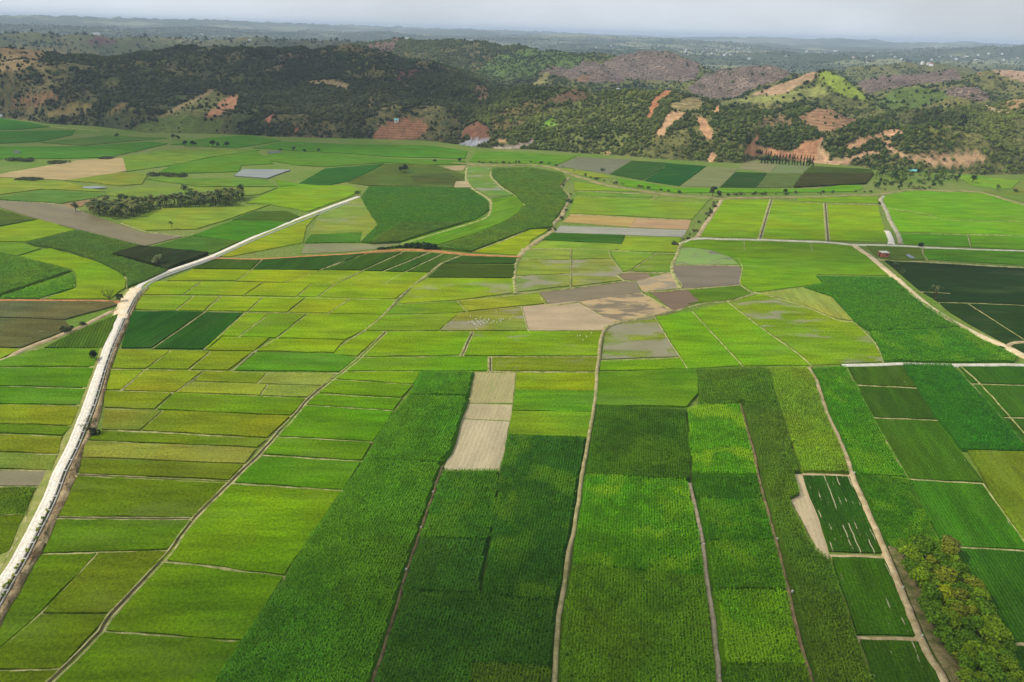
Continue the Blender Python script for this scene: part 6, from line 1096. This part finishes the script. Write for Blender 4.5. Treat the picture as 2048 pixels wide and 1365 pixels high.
for px, py, lb in [(813,1145,'largest white concrete outlet on the sunken path between dark corn'), (842,1061,'white concrete outlet higher up the sunken path between corn'), (866,990,'faint pale outlet near the top of the sunken path'), (1407,1095,'white outlet in the middle of the grey dike'), (1437,1360,'white outlet at the bottom end of the grey dike'), (1583,1189,'white outlet low on the reddish footpath'), (1553,1084,'white outlet halfway down the reddish footpath'), (1707,951,'white outlet at the head of the striped plot by the dirt path'), (1842,1278,'pale outlet at the lower cross path by the orchard'), (1804,1181,'pale outlet on the dirt path beside the orchard'), (1180,849,'pale outlet on the upper central dike'), (1138,1101,'pale outlet at the bend of the central dike'), (240,664,'white sluice over the canal beside the dark square pair'), (188,814,'white sluice over the canal halfway down the white road'), (103,1010,'white slab over the canal near the brown rimmed paddy'), (275,590,'white sluice at the road bend'), (1097,606,'white outlet at the corner of the muddy field')]:
    o = bpy.data.objects.new('water_outlet', vm); COL.objects.link(o); o.location = (*G(px, py), .7); o.scale = (.62, .62, .6); tag(o, lb, 'outlet', 'concrete water outlets')

def skin(name, pts, edges, mat, parent, sub=1):
    me = bpy.data.meshes.new(name); me.from_pydata([p[:3] for p in pts], edges, []); o = link(name, me, mat, parent)
    md = o.modifiers.new('skin', 'SKIN'); md.use_smooth_shade = True
    for v, p in zip(me.skin_vertices[0].data, pts): v.radius = (p[3], p[3])
    me.skin_vertices[0].data[0].use_root = True
    s = o.modifiers.new('sub', 'SUBSURF'); s.levels = s.render_levels = sub; return o
def person():
    x, y = G(557, 874); t = empty('person', (x, y, .58), R_(150)); tag(t, 'person in a pale aqua shirt bending over the ditch bank', 'person')
    M_SKIN = mat_soil('skin_tone', lin((150, 108, 84)), lin((140, 98, 74)), 5, 20, .6, .001); M_SHIRT = mat_soil('aqua_cloth', lin((176, 226, 218)), lin((150, 206, 200)), 4, 20); M_TROU = mat_soil('dark_cloth', lin((70, 80, 84)), lin((58, 66, 70)), 4, 20); M_HAIR = mat_soil('dark_hair', lin((30, 26, 24)), lin((24, 20, 18)), 8, 30)
    P = [(0, 0, .92, .12), (.08, 0, 1.10, .12), (.20, 0, 1.28, .13), (.30, 0, 1.40, .055), (.37, 0, 1.47, .085), (.41, 0, 1.54, .095), (.40, 0, 1.60, .07)]; E = [(0, 1), (1, 2), (2, 3), (3, 4), (4, 5), (5, 6)]
    for s in (-1, 1):
        o = len(P); P += [(-.01, s * .11, .86, .085), (.03, s * .13, .48, .058), (-.03, s * .14, .08, .04), (.12, s * .15, .03, .035)]; E += [(0, o), (o, o + 1), (o + 1, o + 2), (o + 2, o + 3)]
        o = len(P); P += [(.22, s * .2, 1.32, .055), (.30, s * .25, 1.06, .042), (.46, s * .2, .90, .03), (.52, s * .19, .85, .03)]; E += [(2, o), (o, o + 1), (o + 1, o + 2), (o + 2, o + 3)]; h = o + 3
        for k, l in enumerate((.07, .085, .08, .065)):
            q = len(P); yo = s * (.165 + k * .018); P += [(.55, yo, .82, .0095), (.55 + l * .5, yo, .80 - l * .4, .0085), (.55 + l * .7, yo, .79 - l * .85, .008)]; E += [(h, q), (q, q + 1), (q + 1, q + 2)]
        q = len(P); P += [(.53, s * .15, .83, .0105), (.57, s * .13, .80, .009)]; E += [(h, q), (q, q + 1)]
    skin('body', P, E, M_SKIN, t, 2)
    S = [(-.01, 0, .90, .145), (.08, 0, 1.10, .142), (.20, 0, 1.29, .15), (.27, 0, 1.37, .08)]; SE = [(0, 1), (1, 2), (2, 3)]
    for s in (-1, 1): o = len(S); S += [(.22, s * .2, 1.32, .075), (.30, s * .25, 1.08, .058)]; SE += [(2, o), (o, o + 1)]
    skin('shirt', S, SE, M_SHIRT, t)
    T_ = [(0, 0, .90, .135)]; TE = []
    for s in (-1, 1): o = len(T_); T_ += [(-.01, s * .11, .84, .10), (.03, s * .13, .48, .075), (-.03, s * .14, .16, .06)]; TE += [(0, o), (o, o + 1), (o + 1, o + 2)]
    skin('trousers', T_, TE, M_TROU, t)
    skin('hair', [(.36, 0, 1.55, .085), (.39, 0, 1.62, .085), (.33, 0, 1.52, .07)], [(0, 1), (0, 2)], M_HAIR, t)
person()
